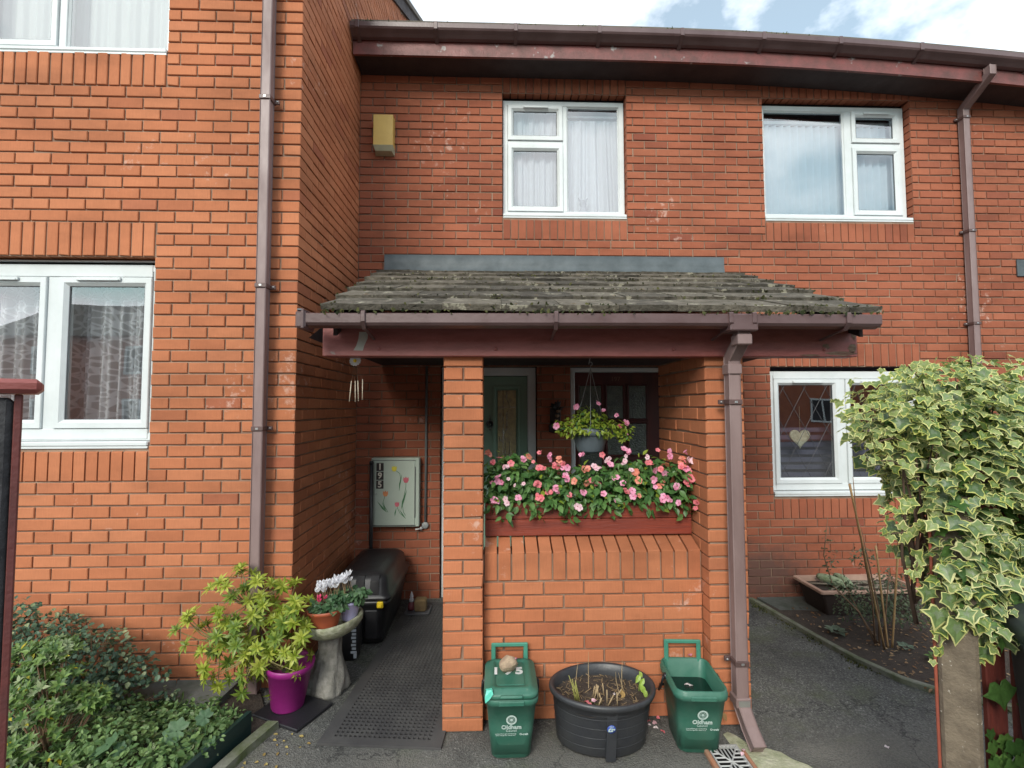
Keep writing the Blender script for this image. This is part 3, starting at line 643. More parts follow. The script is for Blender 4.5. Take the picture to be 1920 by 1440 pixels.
m = M(); T = Matrix.Translation((1.14, y+.032, 1.992)) @ Matrix.Rotation(R(90), 4, 'X'); text(m, '197', .062, T, 0, .001); m.build('house_number', pm('faded gilt number', (.20, .11, .07), .5), d2)
room(terr, -.5, .375, -.03, 2.10, 4.545, 5.4)
room(terr, .704, 1.615, -.03, 2.10, 4.545, 5.4)
# small pale number plate clipped far right: neighbour's porch flashing
m = M(); m.box(5.06, 6.2, 4.425, 4.437, 2.985, 3.15, 0, .002); m.build('flashing', LEAD, terr)

# ---------------------------------------------------------------- porch
porch = thing('porch', (.5, 3.5, 0), 'open brick porch with mossy tiled canopy, red timber beam and brown gutter', 'porch')
m = M(); b = M()
for n in range(0, 27):
    z0 = .075*n+.005; z1 = z0+.065
    if not odd(n): brick(m, (-.285, 2.645), (1, 0), (0, -1), 0, .215, z0, z1, .1025, bv=.004); brick(m, (-.285, 2.86), (1, 0), (0, 1), 0, .215, z0, z1, .1025)
    else:
        for a in (0, .1125): brick(m, (-.285, 2.645), (1, 0), (0, -1), a, a+.1025, z0, z1, .215, bv=.004)
b.box(-.274, -.081, 2.656, 2.849, -.05, 2.03)
pl = m.build('pillar', BR, porch); b.build('mortar', MORT, pl)
PX = 1.172
m = M(); b = M()
for n in range(0, 27):
    z0 = .075*n+.005; z1 = z0+.065
    brick(m, (PX, 2.645), (1, 0), (0, -1), 0, .218, z0, z1, .215 if odd(n) else .1025, bv=.005)
    for (ox, nx) in ((PX, -1), (PX+.218, 1)):
        u = .225 if odd(n) else .1125
        while u < .77:
            a, c = u, min(u+.215, .775); u += .225
            if c-a > .03: brick(m, (ox, 2.645), (0, 1), (nx, 0), a, c, z0, z1, .1)
b.box(PX+.011, PX+.207, 2.656, 3.41, -.1, 2.03)
pl = m.build('side_wall', BR, porch); b.build('mortar', MORT, pl)
m = M(); b = M()
wall(m, (-.07, 2.735), (1, 0), (0, -1), .003, 1.238, 0, 0, 10, lambda n: .1125 if odd(n) else .225)
coping(m, -.066, 1.166, 2.735, .757, .915, .19, .060)
b.box(-.069, 1.17, 2.748, 2.90, -.05, .90)
pl = m.build('low_wall', BR, porch); b.build('mortar', MORT, pl)
m = M(); m.box(-.93, 2.02, 2.60, 2.70, 2.004, 2.19, 0, .004)
bm_ = m.build('beam', REDP, porch)
m = M()
for x in (-.63, -.0, .98, 1.83): m.lathe([(.011, 0), (.010, .005), (.004, .006), (0, .0065)], (0, 0, 0), 14, T=Matrix.Translation((x, 2.60, 2.045)) @ Matrix.Rotation(R(90), 4, 'X'))
m.build('bolt_head', REDP, bm_)
PT = pm('paint patch', (.36, .34, .30), .8); RT = pm('bare rotten wood', (.20, .15, .10), .95, (.10, .035, .03), 22, 1, .9, 60, stretch=(.4, 1, 3))
def flatpoly(m, pts, y, mi=0, th=.0015): 
    n = len(pts); m.add([(p[0], y, p[1]) for p in pts]+[(p[0], y+th, p[1]) for p in pts], [tuple(range(n)), tuple(range(n, 2*n))[::-1]]+[(i, (i+1) % n, n+(i+1) % n, n+i) for i in range(n)], mi)
m = M(); flatpoly(m, [(-.765, 2.035), (-.715, 2.034), (-.708, 2.06), (-.690, 2.10), (-.688, 2.135), (-.735, 2.135), (-.738, 2.10), (-.75, 2.06)], 2.5988); m.build('bare_patch', PT, bm_)
m = M()
def blob(cx, cz, rx, rz, seed, n=18):
    r_ = random.Random(seed); return [(cx+rx*math.cos(2*math.pi*i/n)*r_.uniform(.7, 1.15), cz+rz*math.sin(2*math.pi*i/n)*r_.uniform(.7, 1.15)) for i in range(n)]
for q, (cx, cz, rx, rz) in enumerate(((1.93, 2.022, .09, .012), (1.99, 2.05, .025, .03), (1.84, 2.06, .02, .018), (2.0, 2.13, .015, .03), (1.75, 2.012, .06, .006))): flatpoly(m, blob(cx, cz, rx, rz, q), 2.5988)
m.build('rotten_patch', RT, bm_)
# gutter of the porch
m = M(); zo = 2.137
gp = [(2.386, 2.198), (2.380, 2.194), (2.380, 2.150), (2.392, 2.137), (2.43, 2.128), (2.47, 2.134), (2.492, 2.15), (2.492, 2.198), (2.486, 2.198), (2.485, 2.155), (2.43, 2.136), (2.394, 2.143), (2.387, 2.155)]
sweep(m, gp, [-.945+.3*i for i in range(10)]+[1.985], fn=lambda x: .002*math.sin(x*1.3)); gu = m.build('gutter', GUT, porch)
m = M(); m.box(-.985, -.935, 2.372, 2.50, 2.120, 2.206, 0, .008); m.box(-.955, -.94, 2.366, 2.50, 2.116, 2.214, 0, .004); m.box(-.975, -.948, 2.37, 2.40, 2.2062, 2.2145, 1, .002)
m.build('end_cap', [GUT, GREYP], gu)
for x in (-.655, .304, 1.195, 1.315, 1.806):
    m = M(); m.box(x-.011, x+.011, 2.368, 2.38, 2.150, 2.205, 0, .003); m.box(x-.011, x+.011, 2.372, 2.40, 2.1985, 2.207, 0, .002)
    m.loft([[(x-.011, 2.370, 2.150), (x+.011, 2.370, 2.150), (x+.011, 2.380, 2.152), (x-.011, 2.380, 2.152)], [(x-.009, 2.40, 2.118), (x+.009, 2.40, 2.118), (x+.009, 2.405, 2.126), (x-.009, 2.405, 2.126)], [(x-.007, 2.47, 2.112), (x+.007, 2.47, 2.112), (x+.007, 2.47, 2.120), (x-.007, 2.47, 2.120)], [(x-.006, 2.597, 2.09), (x+.006, 2.597, 2.09), (x+.006, 2.597, 2.10), (x-.006, 2.597, 2.10)]], 0, False)
    m.build('gutter_bracket', GUT, gu)
m = M(); m.box(1.19, 1.335, 2.374, 2.498, 2.112, 2.200, 0, .006); m.build('outlet_joint', GUT, gu)
dp = dpipe(porch, [(1.2755, 2.435, 2.13), (1.2755, 2.435, 2.075), (1.2755, 2.5425, 1.985), (1.2755, 2.5425, 1.9), (1.2755, 2.5425, .19), (1.285, 2.47, .10), (1.29, 2.40, .045)], clips=(1.752, .395), cx=1.2755, cy=2.5425, lug=-1)
for q_ in ((1.238, 1.313, 2.395, 2.475, 2.045, 2.10), (1.238, 1.313, 2.505, 2.58, 1.90, 1.955), (1.237, 1.314, 2.503, 2.582, .175, .225)): m = M(); m.box(*q_, 0, .005); m.build('pipe_socket', PIPE, dp)
m = M(); m.box(1.247, 1.305, 2.5005, 2.5025, .185, .215); m.build('sticker', STEEL, dp)
# tiles
m = M(); sl_y, sl_z = 2.01, .765; Ls = math.hypot(sl_y, sl_z); dy, dz = sl_y/Ls, sl_z/Ls; rows = 7; pitch = Ls/6.45
def XL(s): return -.87-.21*s/Ls
def XR(s): return 2.005+.295*s/Ls
for r in range(rows):
    s0 = r*pitch; s1 = min(Ls, s0+pitch*1.22); x = XL(s0)+rnd(-.012, .012) - (.15 if r % 2 else 0); xr = XR(s0)+rnd(-.01, .01)
    while x < xr:
        a = max(x, XL(s0)); c = min(x+.298, xr); x += .30
        if c-a < .03: continue
        t = .032; l0 = .004+rnd(0, .006); ds = rnd(-.006, .006); tw = rnd(-.003, .003); k = 6; vs = []
        for (s, lift) in ((s0+ds, l0+.014), (s1, .0)):
            for i in range(k+1):
                xx = a+(c-a)*i/k; e = rnd(-.0025, .0025) if s == s0+ds else 0
                for hh in (0, t-(rnd(0, .003))):
                    h = lift+hh+tw*(i/k-.5)*2; vs.append((xx, 2.415+dy*(s+e)-dz*h, 2.196+dz*(s+e)+dy*h))
        q = 2*(k+1); fs = []
        for i in range(k):
            fs += [(2*i, 2*i+2, 2*i+3, 2*i+1), (q+2*i, q+2*i+1, q+2*i+3, q+2*i+2), (2*i+1, 2*i+3, q+2*i+3, q+2*i+1), (2*i, q+2*i, q+2*i+2, 2*i+2)]
        fs += [(0, 1, q+1, q), (2*k, q+2*k, q+2*k+1, 2*k+1)]
        m.add(vs, fs)
rf = m.build('tiled_roof', TILE, porch)
m = M(); Ts = []
for _ in range(5200):
    r = random.randrange(6); s = r*pitch+abs(random.gauss(0, .02))*(-1 if random.random() < .4 else 1)-.005; x = rnd(XL(s), XR(s))
    if math.sin(x*5.1+r*2.3)+math.sin(x*13+r)*.6 < rnd(-1.3, 1.2): continue
    top = 2.196+dz*s+dy*(.046 if s > r*pitch else .018); Ts.append(rotT((rnd(-1, 1), rnd(-1, .4), rnd(.1, 1)), (rnd(-1, 1), rnd(-1, 1), rnd(-1, 1)), (x, 2.415+dy*s-dz*.04, top-rnd(0, .012)), rnd(.008, .022)) @ np.diag([.9, 1, 1, 1]))
m.stamp(tf.tmpl(), Ts); m.build('moss', MOSS, rf, kind='stuff')
m = M()
for _ in range(170):
    s = rnd(0, Ls*.95); r = int(s/pitch); fr_ = (s-r*pitch)/pitch; x = rnd(XL(s)+.03, XR(s)-.03); h = .046*(1-fr_*.6)+.004; a = rnd(0, 3.1); l = rnd(.01, .035)
    p = Vector((x, 2.415+dy*s-dz*h, 2.196+dz*s+dy*h)); d = Vector((math.cos(a), math.sin(a)*dy, math.sin(a)*dz))*l; m.tube([p-d, p+Vector((0, 0, rnd(0, .006))), p+d], .0014, 4)
m.build('twig_litter', TWIG, rf, kind='stuff')
for (nm, f) in (('left', XL), ('right', XR)):
    m = M(); sgn = 1 if nm == 'left' else -1; vs = []
    for s in (.0, Ls):
        x = f(s)+sgn*.03
        for (dx, hh) in ((0, -.13), (.02*sgn, -.13), (.02*sgn, .004), (0, .004)): vs.append((x+dx, 2.50+dy*s*.965, 2.23+dz*s*.965+hh))
    m.add(vs, [(0, 1, 2, 3), (4, 5, 6, 7), (0, 4, 5, 1), (1, 5, 6, 2), (2, 6, 7, 3), (3, 7, 4, 0)]); m.build('bargeboard', SOFF, porch)
m = M(); m.add([(-.90, 2.70, 2.115), (1.99, 2.70, 2.115), (2.2, 4.436, 2.115), (-1.04, 4.436, 2.115)], [(0, 1, 2, 3)]); m.add([(-.90, 2.50, 2.205), (1.99, 2.50, 2.205), (1.99, 2.62, 2.205), (-.90, 2.62, 2.205)], [(0, 1, 2, 3)]); m.build('ceiling', SOFF, porch)
m = M(); m.add([(-1.05, 4.43, 2.12), (-1.05, 2.72, 2.12), (-1.05, 4.43, 2.93)], [(0, 1, 2)]); m.build('gable_infill', SOFF, porch)
for (a, c) in ((-1.03, -.03), (-.045, 1.165), (1.15, 2.17)):
    m = M(); k = .002 if a > -.5 and a < 1 else 0; n = 24; vs = []
    for i in range(n+1):
        x = a+(c-a)*i/n; wv = .003*math.sin(x*9)+.002*math.sin(x*23)
        vs += [(x, 4.433-k, 3.150), (x, 4.426-k, 3.148), (x, 4.424-k+wv*.5, 3.06), (x, 4.412-k+wv, 2.990), (x, 4.385-k+wv, 2.975+wv)]
    m.add(vs, [(5*i+q, 5*i+5+q, 5*i+6+q, 5*i+1+q) for i in range(n) for q in range(4)], 0, True); m.build('flashing', LEAD, porch)
# ================================================================ FIXED SMALL THINGS ON THE WALLS
def rrect(x0, x1, y0, y1, r, z, k=5):
    o = []
    for cx, cy, a0 in ((x1-r, y1-r, 0), (x0+r, y1-r, 90), (x0+r, y0+r, 180), (x1-r, y0+r, 270)):
        for i in range(k+1): a = R(a0+90*i/k); o.append((cx+r*math.cos(a), cy+r*math.sin(a), z))
    return o
t = thing('alarm_box', (-1.04, 4.43, 4.09), 'yellow burglar alarm box high on the brick wall', 'alarm box')
AY1 = pm('faded yellow plastic', (.62, .42, .11), .5, (.52, .34, .09), 4); AC = pm('cream plastic', (.45, .44, .30), .5)
m = M(); m.loft([rrect(-1.125, -.945, 4.34, 4.435, .004, 4.145, 2), rrect(-1.125, -.945, 4.34, 4.435, .004, 4.43, 2)], 0, False); m.build('cover', AY1, t)
m = M(); m.loft([[(-1.125, 4.435, 4.085), (-.945, 4.435, 4.085), (-.96, 4.365, 4.10), (-1.11, 4.365, 4.10)], [(-1.125, 4.435, 4.144), (-.945, 4.435, 4.144), (-.945, 4.338, 4.144), (-1.125, 4.338, 4.144)]], 0, False); m.build('base', AC, t)

t = thing('meter_cupboard', (-.895, 4.40, .668), 'pale green meter cupboard with tulip transfers and number 195', 'meter cupboard')
MG = pm('pale green enamel', (.40, .47, .41), .45, (.36, .42, .36), 3, 1, .02)
m = M(); m.box(-1.111, -.684, 4.355, 4.434, .668, 1.277, 0, .006); m.build('cabinet', MG, t)
m = M(); m.box(-1.093, -.722, 4.348, 4.354, .685, 1.255, 0, .003); dd = m.build('door', MG, t)
m = M(); yy = 4.3475
for a, c, q0, q1 in ((-1.096, -1.090, .682, 1.258), (-1.096, -.715, 1.255, 1.260), (-1.096, -.715, .680, .685), (-.722, -.715, .75, 1.20)): m.box(a, c, yy, yy+.004, q0, q1)
m.build('shadow_gap', GASKET, dd)
for i, ch in enumerate('195'):
    z = 1.200-i*.078; m = M(); m.box(-1.062, -.998, 4.344, 4.3475, z-.036, z+.036, 0, .002); n = m.build('number_plate', pm('black enamel', (.02, .015, .015), .4), dd)
    m = M(); text(m, ch, .075, Matrix.Translation((-1.03, 4.3432, z)) @ Matrix.Rotation(R(90), 4, 'X'), 0, .0008, .002); m.build('numeral', pm('cream enamel', (.70, .66, .58), .5), n)
m = M(); m.lathe([(.007, 0), (.006, .003), (0, .004)], (0, 0, 0), 12, T=Matrix.Translation((-1.065, 4.348, .963)) @ Matrix.Rotation(R(90), 4, 'X')); m.build('lock', STEEL, dd)
TG = pm('printed leaf green', (.05, .17, .07), .6); TL = {'y': pm('printed yellow', (.62, .55, .05), .6), 'p': pm('printed pink', (.55, .12, .16), .6), 'o': pm('printed orange', (.62, .24, .10), .6)}
def tulip(pts, top, sz, colr, leaves):
    s = M(); 
    for i in range(len(pts)-1):
        (xa, za), (xb, zb) = pts[i], pts[i+1]; dx, dz_ = xb-xa, zb-za; l = math.hypot(dx, dz_); nx, nz_ = -dz_/l*.002, dx/l*.002
        flatpoly(s, [(xa-nx, za-nz_), (xb-nx, zb-nz_), (xb+nx, zb+nz_), (xa+nx, za+nz_)], 4.3468, 0, .0006)
    for (xa, za, xb, zb, w_) in leaves:
        dx, dz_ = xb-xa, zb-za; l = math.hypot(dx, dz_); nx, nz_ = -dz_/l*w_, dx/l*w_
        flatpoly(s, [(xa, za), (xa+dx*.4+nx, za+dz_*.4+nz_), (xb, zb), (xa+dx*.5-nx*.3, za+dz_*.5-nz_*.3)], 4.3466, 0, .0006)
    st = s.build('tulip_transfer', TG, dd); s = M(); cx, cz = top
    flatpoly(s, [(cx-sz*.3, cz-sz*.6), (cx+sz*.3, cz-sz*.6), (cx+sz*.55, cz-.1*sz), (cx+sz*.5, cz+sz*.55), (cx+sz*.2, cz+sz*.3), (cx, cz+sz*.65), (cx-sz*.25, cz+sz*.3), (cx-sz*.5, cz+sz*.55), (cx-sz*.55, cz-.1*sz)], 4.3464, 0, .0008); s.build('tulip_bloom', TL[colr], st)
tulip([(-.90, 1.175), (-.855, 1.14), (-.845, 1.08), (-.86, .99)], (-.905, 1.185), .042, 'y', [(-.86, .99, -.835, 1.14, .010)])
tulip([(-.80, 1.07), (-.80, 1.02), (-.83, .87), (-.82, .80), (-.80, .77)], (-.80, 1.085), .044, 'p', [(-.84, .82, -.79, 1.0, .014)])
tulip([(-.985, .94), (-1.0, .89), (-.985, .85), (-.955, .80)], (-.98, .965), .042, 'o', [(-.96, .795, -1.055, .90, .012), (-.97, .81, -1.01, .89, .008)])
tulip([(-.875, .85), (-.87, .83), (-.85, .79), (-.80, .745)], (-.877, .87), .036, 'p', [(-.895, .76, -.882, .84, .009), (-.80, .745, -.86, .83, .008)])

t = thing('conduit_pipe', (-.636, 4.42, .66), 'thin grey vertical conduit on the porch back wall beside the meter cupboard', 'conduit')
CG = pm('grey conduit', (.16, .17, .17), .5); m = M(); m.tube([(-.634, 4.424, 2.11), (-.636, 4.424, .68)], .011, 10); m.build('pipe', CG, t)
m = M(); m.lathe([(.030, 0), (.030, .018), (.026, .022), (0, .022)], (0, 0, 0), 20, T=Matrix.Translation((-.638, 4.433, .665)) @ Matrix.Rotation(R(90), 4, 'X')); m.build('junction_box', pm('grey fitting', (.30, .32, .32), .5), t)
m = M(); m.tube([(-.655, 4.42, .64), (-.72, 4.39, .636)], .007, 8); m.tube([(-.672, 4.41, .625), (-.672, 4.39, .655)], .008, 8); m.build('outlet_valve', pm('white fitting', (.6, .6, .6), .4), t)
m = M(); m.tube([(-1.094, 4.30, 1.24), (-1.088, 4.30, .0)], [.017, .017], 10); m.tube([(-1.094, 4.30, 1.235), (-1.094, 4.30, 1.26)], [.021, .017], 10); m.build('black_pole', BLACK, None, 'black round pole standing upright behind the black storage box', 'pole')

t = thing('wall_ornament', (.55, 4.42, 1.49), 'dark wall hanging with three pale pots between the two front doors', 'wall ornament')
DI = pm('dark wrought iron', (.018, .014, .014), .5); m = M()
for k in range(26): 
    a = rnd(0, 6.3); r_ = rnd(.02, .07); m.tube([(.56, 4.41, 1.70), (.56+r_*.5*math.cos(a), 4.40, 1.73+r_*.6*math.sin(a)), (.56+r_*math.cos(a), 4.405, 1.74+r_*math.sin(a))], [.006, .010, .003], 5)
m.box(.50, .60, 4.41, 4.432, 1.50, 1.72, 0, .006); m.lathe([(.0, 1.49), (.05, 1.50), (.055, 1.56), (.03, 1.60), (0, 1.60)], (.54, 4.41, 0), 14, ey=.4); m.build('frame', DI, t)
for k, (x, z) in enumerate(((.575, 1.690), (.565, 1.648), (.555, 1.606))):
    m = M(); m.lathe([(0, 0), (.018, .004), (.022, .016), (.016, .026), (0, .028)], (x, 4.395, z-.014), 14); m.build('pot', pm('pale clay', (.26, .17, .11), .8), t)

t = thing('wind_chime', (-.80, 2.76, 1.75), 'wind chime with white daisy and four thin rods under the porch beam', 'wind chime')
m = M()
for k in range(14):
    a = 2*math.pi*k/14; d = Vector((math.cos(a), .25*math.sin(a), .85*math.sin(a)))*.034; T_ = rotT((d.x, d.y, d.z), (0, -1, .2), (-.795, 2.74, 1.992), .034)
    m.stamp((np.array([(-.12, .2, 0), (.12, .2, 0), (.2, .8, .05), (0, 1, .02), (-.2, .8, .05)]), [(0, 1, 2, 3, 4)], [0], False), [T_])
m.build('daisy', pm('white painted metal', (.72, .74, .74), .5), t); m = M(); m.lathe([(0, 0), (.010, .002), (.010, .005), (0, .007)], (0, 0, 0), 12, T=Matrix.Translation((-.795, 2.737, 1.992)) @ Matrix.Rotation(R(90), 4, 'X')); m.build('daisy_centre', YEL, t)
for k, (xa, xb, zz_) in enumerate(((-.818, -.828, 1.88), (-.80, -.797, 1.88), (-.782, -.777, 1.882), (-.758, -.758, 1.89))):
    m = M(); m.tube([(xa, 2.75+.01*(k % 2), zz_), (xb, 2.75+.01*(k % 2), zz_-.118)], .0026, 8); rod = m.build('chime_rod', pm('pale tube', (.55, .47, .36), .35), t)
    m = M(); m.tube([(xa, 2.75, zz_), (-.795, 2.742, 1.985)], .0005, 4); m.build('string', pm('thread', (.2, .15, .1), .9), rod)

# ================================================================ LEAF AND FLOWER TEMPLATES
def leaf_t(wd=.5, n=4, fold=.12, droop=.18, mis=(0,), margin=0):
    m = M(); V = []; prof = [0, .45, .8, 1, .8, .3, 0] if n == 6 else [0, .72, 1, .78, .30, 0] if n == 5 else [0, .85, 1, .6, 0]
    k = len(prof); 
    for i, p in enumerate(prof):
        y = i/(k-1); z = -droop*y*y; h = wd*p/2
        V.append((0, y, z)); V.append((-h, y, z+fold*h*2)); V.append((h, y, z+fold*h*2))
    F = []
    for i in range(k-1):
        a, b_ = 3*i, 3*i+3
        for s_ in (1, 2):
            f = [a, b_, b_+s_, a+s_]
            if prof[i] == 0: f = [a, b_, b_+s_]
            elif prof[i+1] == 0: f = [a, b_, a+s_]
            F.append(tuple(f))
    m.add(V, F, mis[0]); return m.tmpl()
def ivy_t(v):
    rr = random.Random(v); half = [(0, -.20), (.18, -.38), (.42, -.42), (.50, -.22), (.56, -.06), (.80, .10), (.56, .26), (.36, .38), (.20, .64), (0, .92)]
    half = [(x*rr.uniform(.88, 1.1), y*rr.uniform(.9, 1.08)) for x, y in half]; half[0] = (0, -.22); half[-1] = (0, .98*rr.uniform(.9, 1.1))
    out = half+[(-x*rr.uniform(.9, 1.1), y*rr.uniform(.92, 1.06)) for x, y in half[1:-1][::-1]]
    n = len(out); ks = [rr.uniform(.74, .92) for _ in out]
    z = lambda x, y: -.22*x*x-.16*y*y+.10*abs(x)+.02*math.sin(7*x+5*y+v)
    inn = [(x*k, .04+(y-.04)*k) for (x, y), k in zip(out, ks)]
    core = [(x*.4, .04+(y-.04)*.4) for x, y in inn]
    V = [(x, y, z(x, y)) for x, y in out]+[(x, y, z(x, y)+.004) for x, y in inn]+[(x, y, z(x, y)-.02) for x, y in core]+[(0, .04, z(0, .04)-.03)]
    F = [(i, (i+1) % n, n+(i+1) % n, n+i) for i in range(n)]+[(n+i, n+(i+1) % n, 2*n+(i+1) % n, 2*n+i) for i in range(n)]+[(2*n+i, 2*n+(i+1) % n, 3*n) for i in range(n)]
    MI = [1]*n+[0]*n+[2]*n
    return (np.array(V)*.62, F, MI, False)
def bloom_t(np_=5, cup=.15, mi=0, eye=1):
    m = M()
    for k in range(np_):
        a = 2*math.pi*k/np_; ca, sa = math.cos(a), math.sin(a); pts = [(.08, 0, 0), (.45, -.40, cup*.5), (.85, -.42, cup), (1.02, 0, cup*.8), (.85, .42, cup), (.45, .40, cup*.5)]
        m.add([(x*ca-y*sa, x*sa+y*ca, z+.01*k) for x, y, z in pts], [(0, 1, 2, 3), (0, 3, 4, 5)], mi)
    m.add([(.16*math.cos(q), .16*math.sin(q), .06) for q in (0, 1.26, 2.5, 3.8, 5)], [(0, 1, 2, 3, 4)], eye); return m.tmpl()
def fan(m, T, t_): m.stamp(t_, [T])
def foliage(m, blobs, count, tmpls, s0, s1, up=.5, out=.8, rad=(.55, 1.0), droop=.3, face=(0, -.3, .2), cond=None):
    vol = np.array([b[3]*b[4]*b[5] for b in blobs]); vol = vol**.75; vol /= vol.sum(); B = {i: [] for i in range(len(tmpls))}; k = 0; guard = 0
    while k < count and guard < count*20:
        guard += 1; bl = blobs[int(rng.choice(len(blobs), p=vol))]; d = rng.normal(size=3); d /= np.linalg.norm(d); r_ = rng.uniform(rad[0]**2, rad[1]**2)**.5
        p = np.array(bl[:3])+d*r_*np.array(bl[3:6])
        if p[2] < .01 or (cond and not cond(p)): continue
        nrm = d*out+np.array((0, 0, 1))*up+np.array(face)+rng.normal(size=3)*.35
        tip = np.array((d[0], d[1], -droop))+rng.normal(size=3)*.5
        B[int(rng.integers(len(tmpls)))].append(rotT(tip, nrm, p, rng.uniform(s0, s1))); k += 1
    for i, Ts in B.items():
        if Ts: m.stamp(tmpls[i], Ts)
OV = [leaf_t(.52, 4), leaf_t(.46, 4, .2, .3), leaf_t(.58, 4, .06, .1)]; NAR = [leaf_t(.28, 6, .12, .2), leaf_t(.31, 6, .06, .3)]; OVN = [leaf_t(.36, 5, .12, .15), leaf_t(.40, 5, .08, .25)]; RND = [leaf_t(.85, 4, .1, .1), leaf_t(.75, 4, .15, .2)]

# ================================================================ HANGING BASKET AND FLOWER BOX
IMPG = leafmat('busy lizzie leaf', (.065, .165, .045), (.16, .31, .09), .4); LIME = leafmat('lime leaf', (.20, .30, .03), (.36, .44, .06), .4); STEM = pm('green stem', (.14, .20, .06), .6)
PK = [leafmat('coral pink petal', (.80, .16, .19), (.90, .30, .34), .6, .3, .1), leafmat('rose pink petal', (.85, .25, .42), (.92, .45, .62), .6, .3, .1), leafmat('pale pink petal', (.85, .50, .58), (.90, .66, .72), .6, .3, .1)]
EYE = pm('flower eye', (.5, .12, .2), .7); SALM = leafmat('salmon petal', (.85, .26, .17), (.92, .38, .28), .6, .3, .1)
BL = bloom_t()
def bloom_cluster(name, parent, p, mat_, n=3, s=.019, face=(0, -1, .35), sp=.022, org=None):
    m = M()
    for k in range(n):
        q = np.array(p)+rng.normal(size=3)*np.array((sp, sp*.5, sp))*(k > 0); nrm = np.array(face)+rng.normal(size=3)*.6
        fwd = np.cross(nrm, rng.normal(size=3)); m.stamp(BL, [rotT(fwd, nrm, q, s*rnd(.6, 1.25))])
    return m.build(name, [mat_, EYE], parent)
t = thing('flower_box', (.55, 2.95, .975), 'long red timber flower box standing on the low porch wall', 'flower box')
m = M(); X0, X1, Y0, Y1 = -.062, 1.160, 2.842, 3.06
m.box(X0, X1, Y0, Y0+.02, .976, 1.070, 0, .003); m.box(X0, X1, Y0+.001, Y0+.021, 1.073, 1.163, 0, .003); m.build('front_board', TIMB, t)
m = M(); m.box(X0, X0+.018, Y0+.0215, Y1-.021, .976, 1.16, 0, .003); m.build('end_board', TIMB, t); m = M(); m.box(X1-.018, X1, Y0+.0215, Y1-.021, .976, 1.16, 0, .003); m.build('end_board', TIMB, t)
m = M(); m.box(X0, X1, Y1-.02, Y1, .976, 1.16, 0, .003); m.build('back_board', TIMB, t)
m = M(); m.box(X0+.019, X1-.019, Y0+.022, Y1-.022, 1.0, 1.13); m.build('compost', SOIL, t)
t = thing('busy_lizzie_plants', (.55, 2.95, 1.13), 'mass of pink and coral busy lizzies spilling over the red flower box', 'flowers')
bl = [(x, 2.93+.02*math.sin(x*9), 1.255+.03*math.sin(x*7+1)+.02*math.sin(x*17), .15, .14, .155) for x in np.linspace(-.0, 1.08, 11)]+[(x, 2.83, 1.175, .09, .05, .05) for x in (.02, .16, .33, .46, .62, .78, .93, 1.08)]+[(.24, 2.80, 1.11, .04, .03, .04), (.43, 2.80, 1.10, .04, .03, .06), (.05, 2.80, 1.11, .04, .03, .04), (1.12, 2.82, 1.13, .04, .03, .05)]
inx = lambda p: -.065 < p[0] < 1.165 or p[1] < 2.63
m = M(); foliage(m, bl, 2900, OV, .038, .064, .5, .7, (.35, 1), .5, cond=inx); m.build('leaves', IMPG, t)
m = M(); foliage(m, bl, 130, OV, .03, .05, .9, .5, (.9, 1.08), .2, cond=inx); m.build('young_leaves', LIME, t)
m = M()
for _ in range(60):
    x = rnd(-.03, 1.13); p0 = Vector((x, 2.93, 1.13)); p1 = Vector((x+rnd(-.06, .06), rnd(2.80, 3.0), rnd(1.15, 1.33))); m.tube([p0, (p0+p1)/2+Vector((0, -.02, .03)), p1], [.004, .003, .002], 5)
m.build('stems', STEM, t)
fl = []
pix = [(918,857),(932,857),(920,870),(945,880),(960,872),(918,905),(930,903),(955,897),(975,907),(990,857),(1000,870),(1015,846),(1032,857),(985,863),(1048,862),(1056,868),(1080,855),(1063,878),(1045,910),(1030,925),(1012,935),(1078,900),(1068,945),(1083,950),(1070,925),(1088,922),(1107,905),(1100,903),(1128,857),(1140,862),(1148,870),(1170,862),(1155,897),(1160,908),(1168,920),(1150,942),(1130,925),(1185,850),(1212,850),(1235,846),(1215,870),(1195,885),(1190,900),(1230,880),(1245,890),(1248,875),(1270,865),(1262,850),(1282,848),(1275,870),(1292,860),(1300,887),(1310,895),(1288,905),(1248,910),(1262,918),(1240,945),(1257,942),(1270,945),(1305,938),(1302,955),(927,940),(942,938),(975,938),(1003,905),(1120,880),(1108,873),(1200,925),(1187,925),(1222,905),(1058,890),(1033,878),(1282,880),(1320,900),(1010,880),(1095,878),(1175,880)]
def unp(px, py, Yd):
    d = _F+_R*(px-960)/900-_U*(py-720)/900; return np.array((0, 0, 1.725))+d*Yd/d[1]
for (px, py) in pix:
    Yd = 2.90-.10*max(0, (py-850)/100)-.03; p = unp(px, py, Yd); p += rng.normal(size=3)*np.array((.012, .015, .008)); p[0] = min(max(p[0], -.05), 1.15)
    u_ = random.random(); mt = SALM if u_ < .12 else PK[0] if u_ < .50 else PK[1] if u_ < .88 else PK[2]
    bloom_cluster('flower', t, p, mt, random.choice((1, 2, 3, 3)), .0185, (0, -1, .45), .0125)

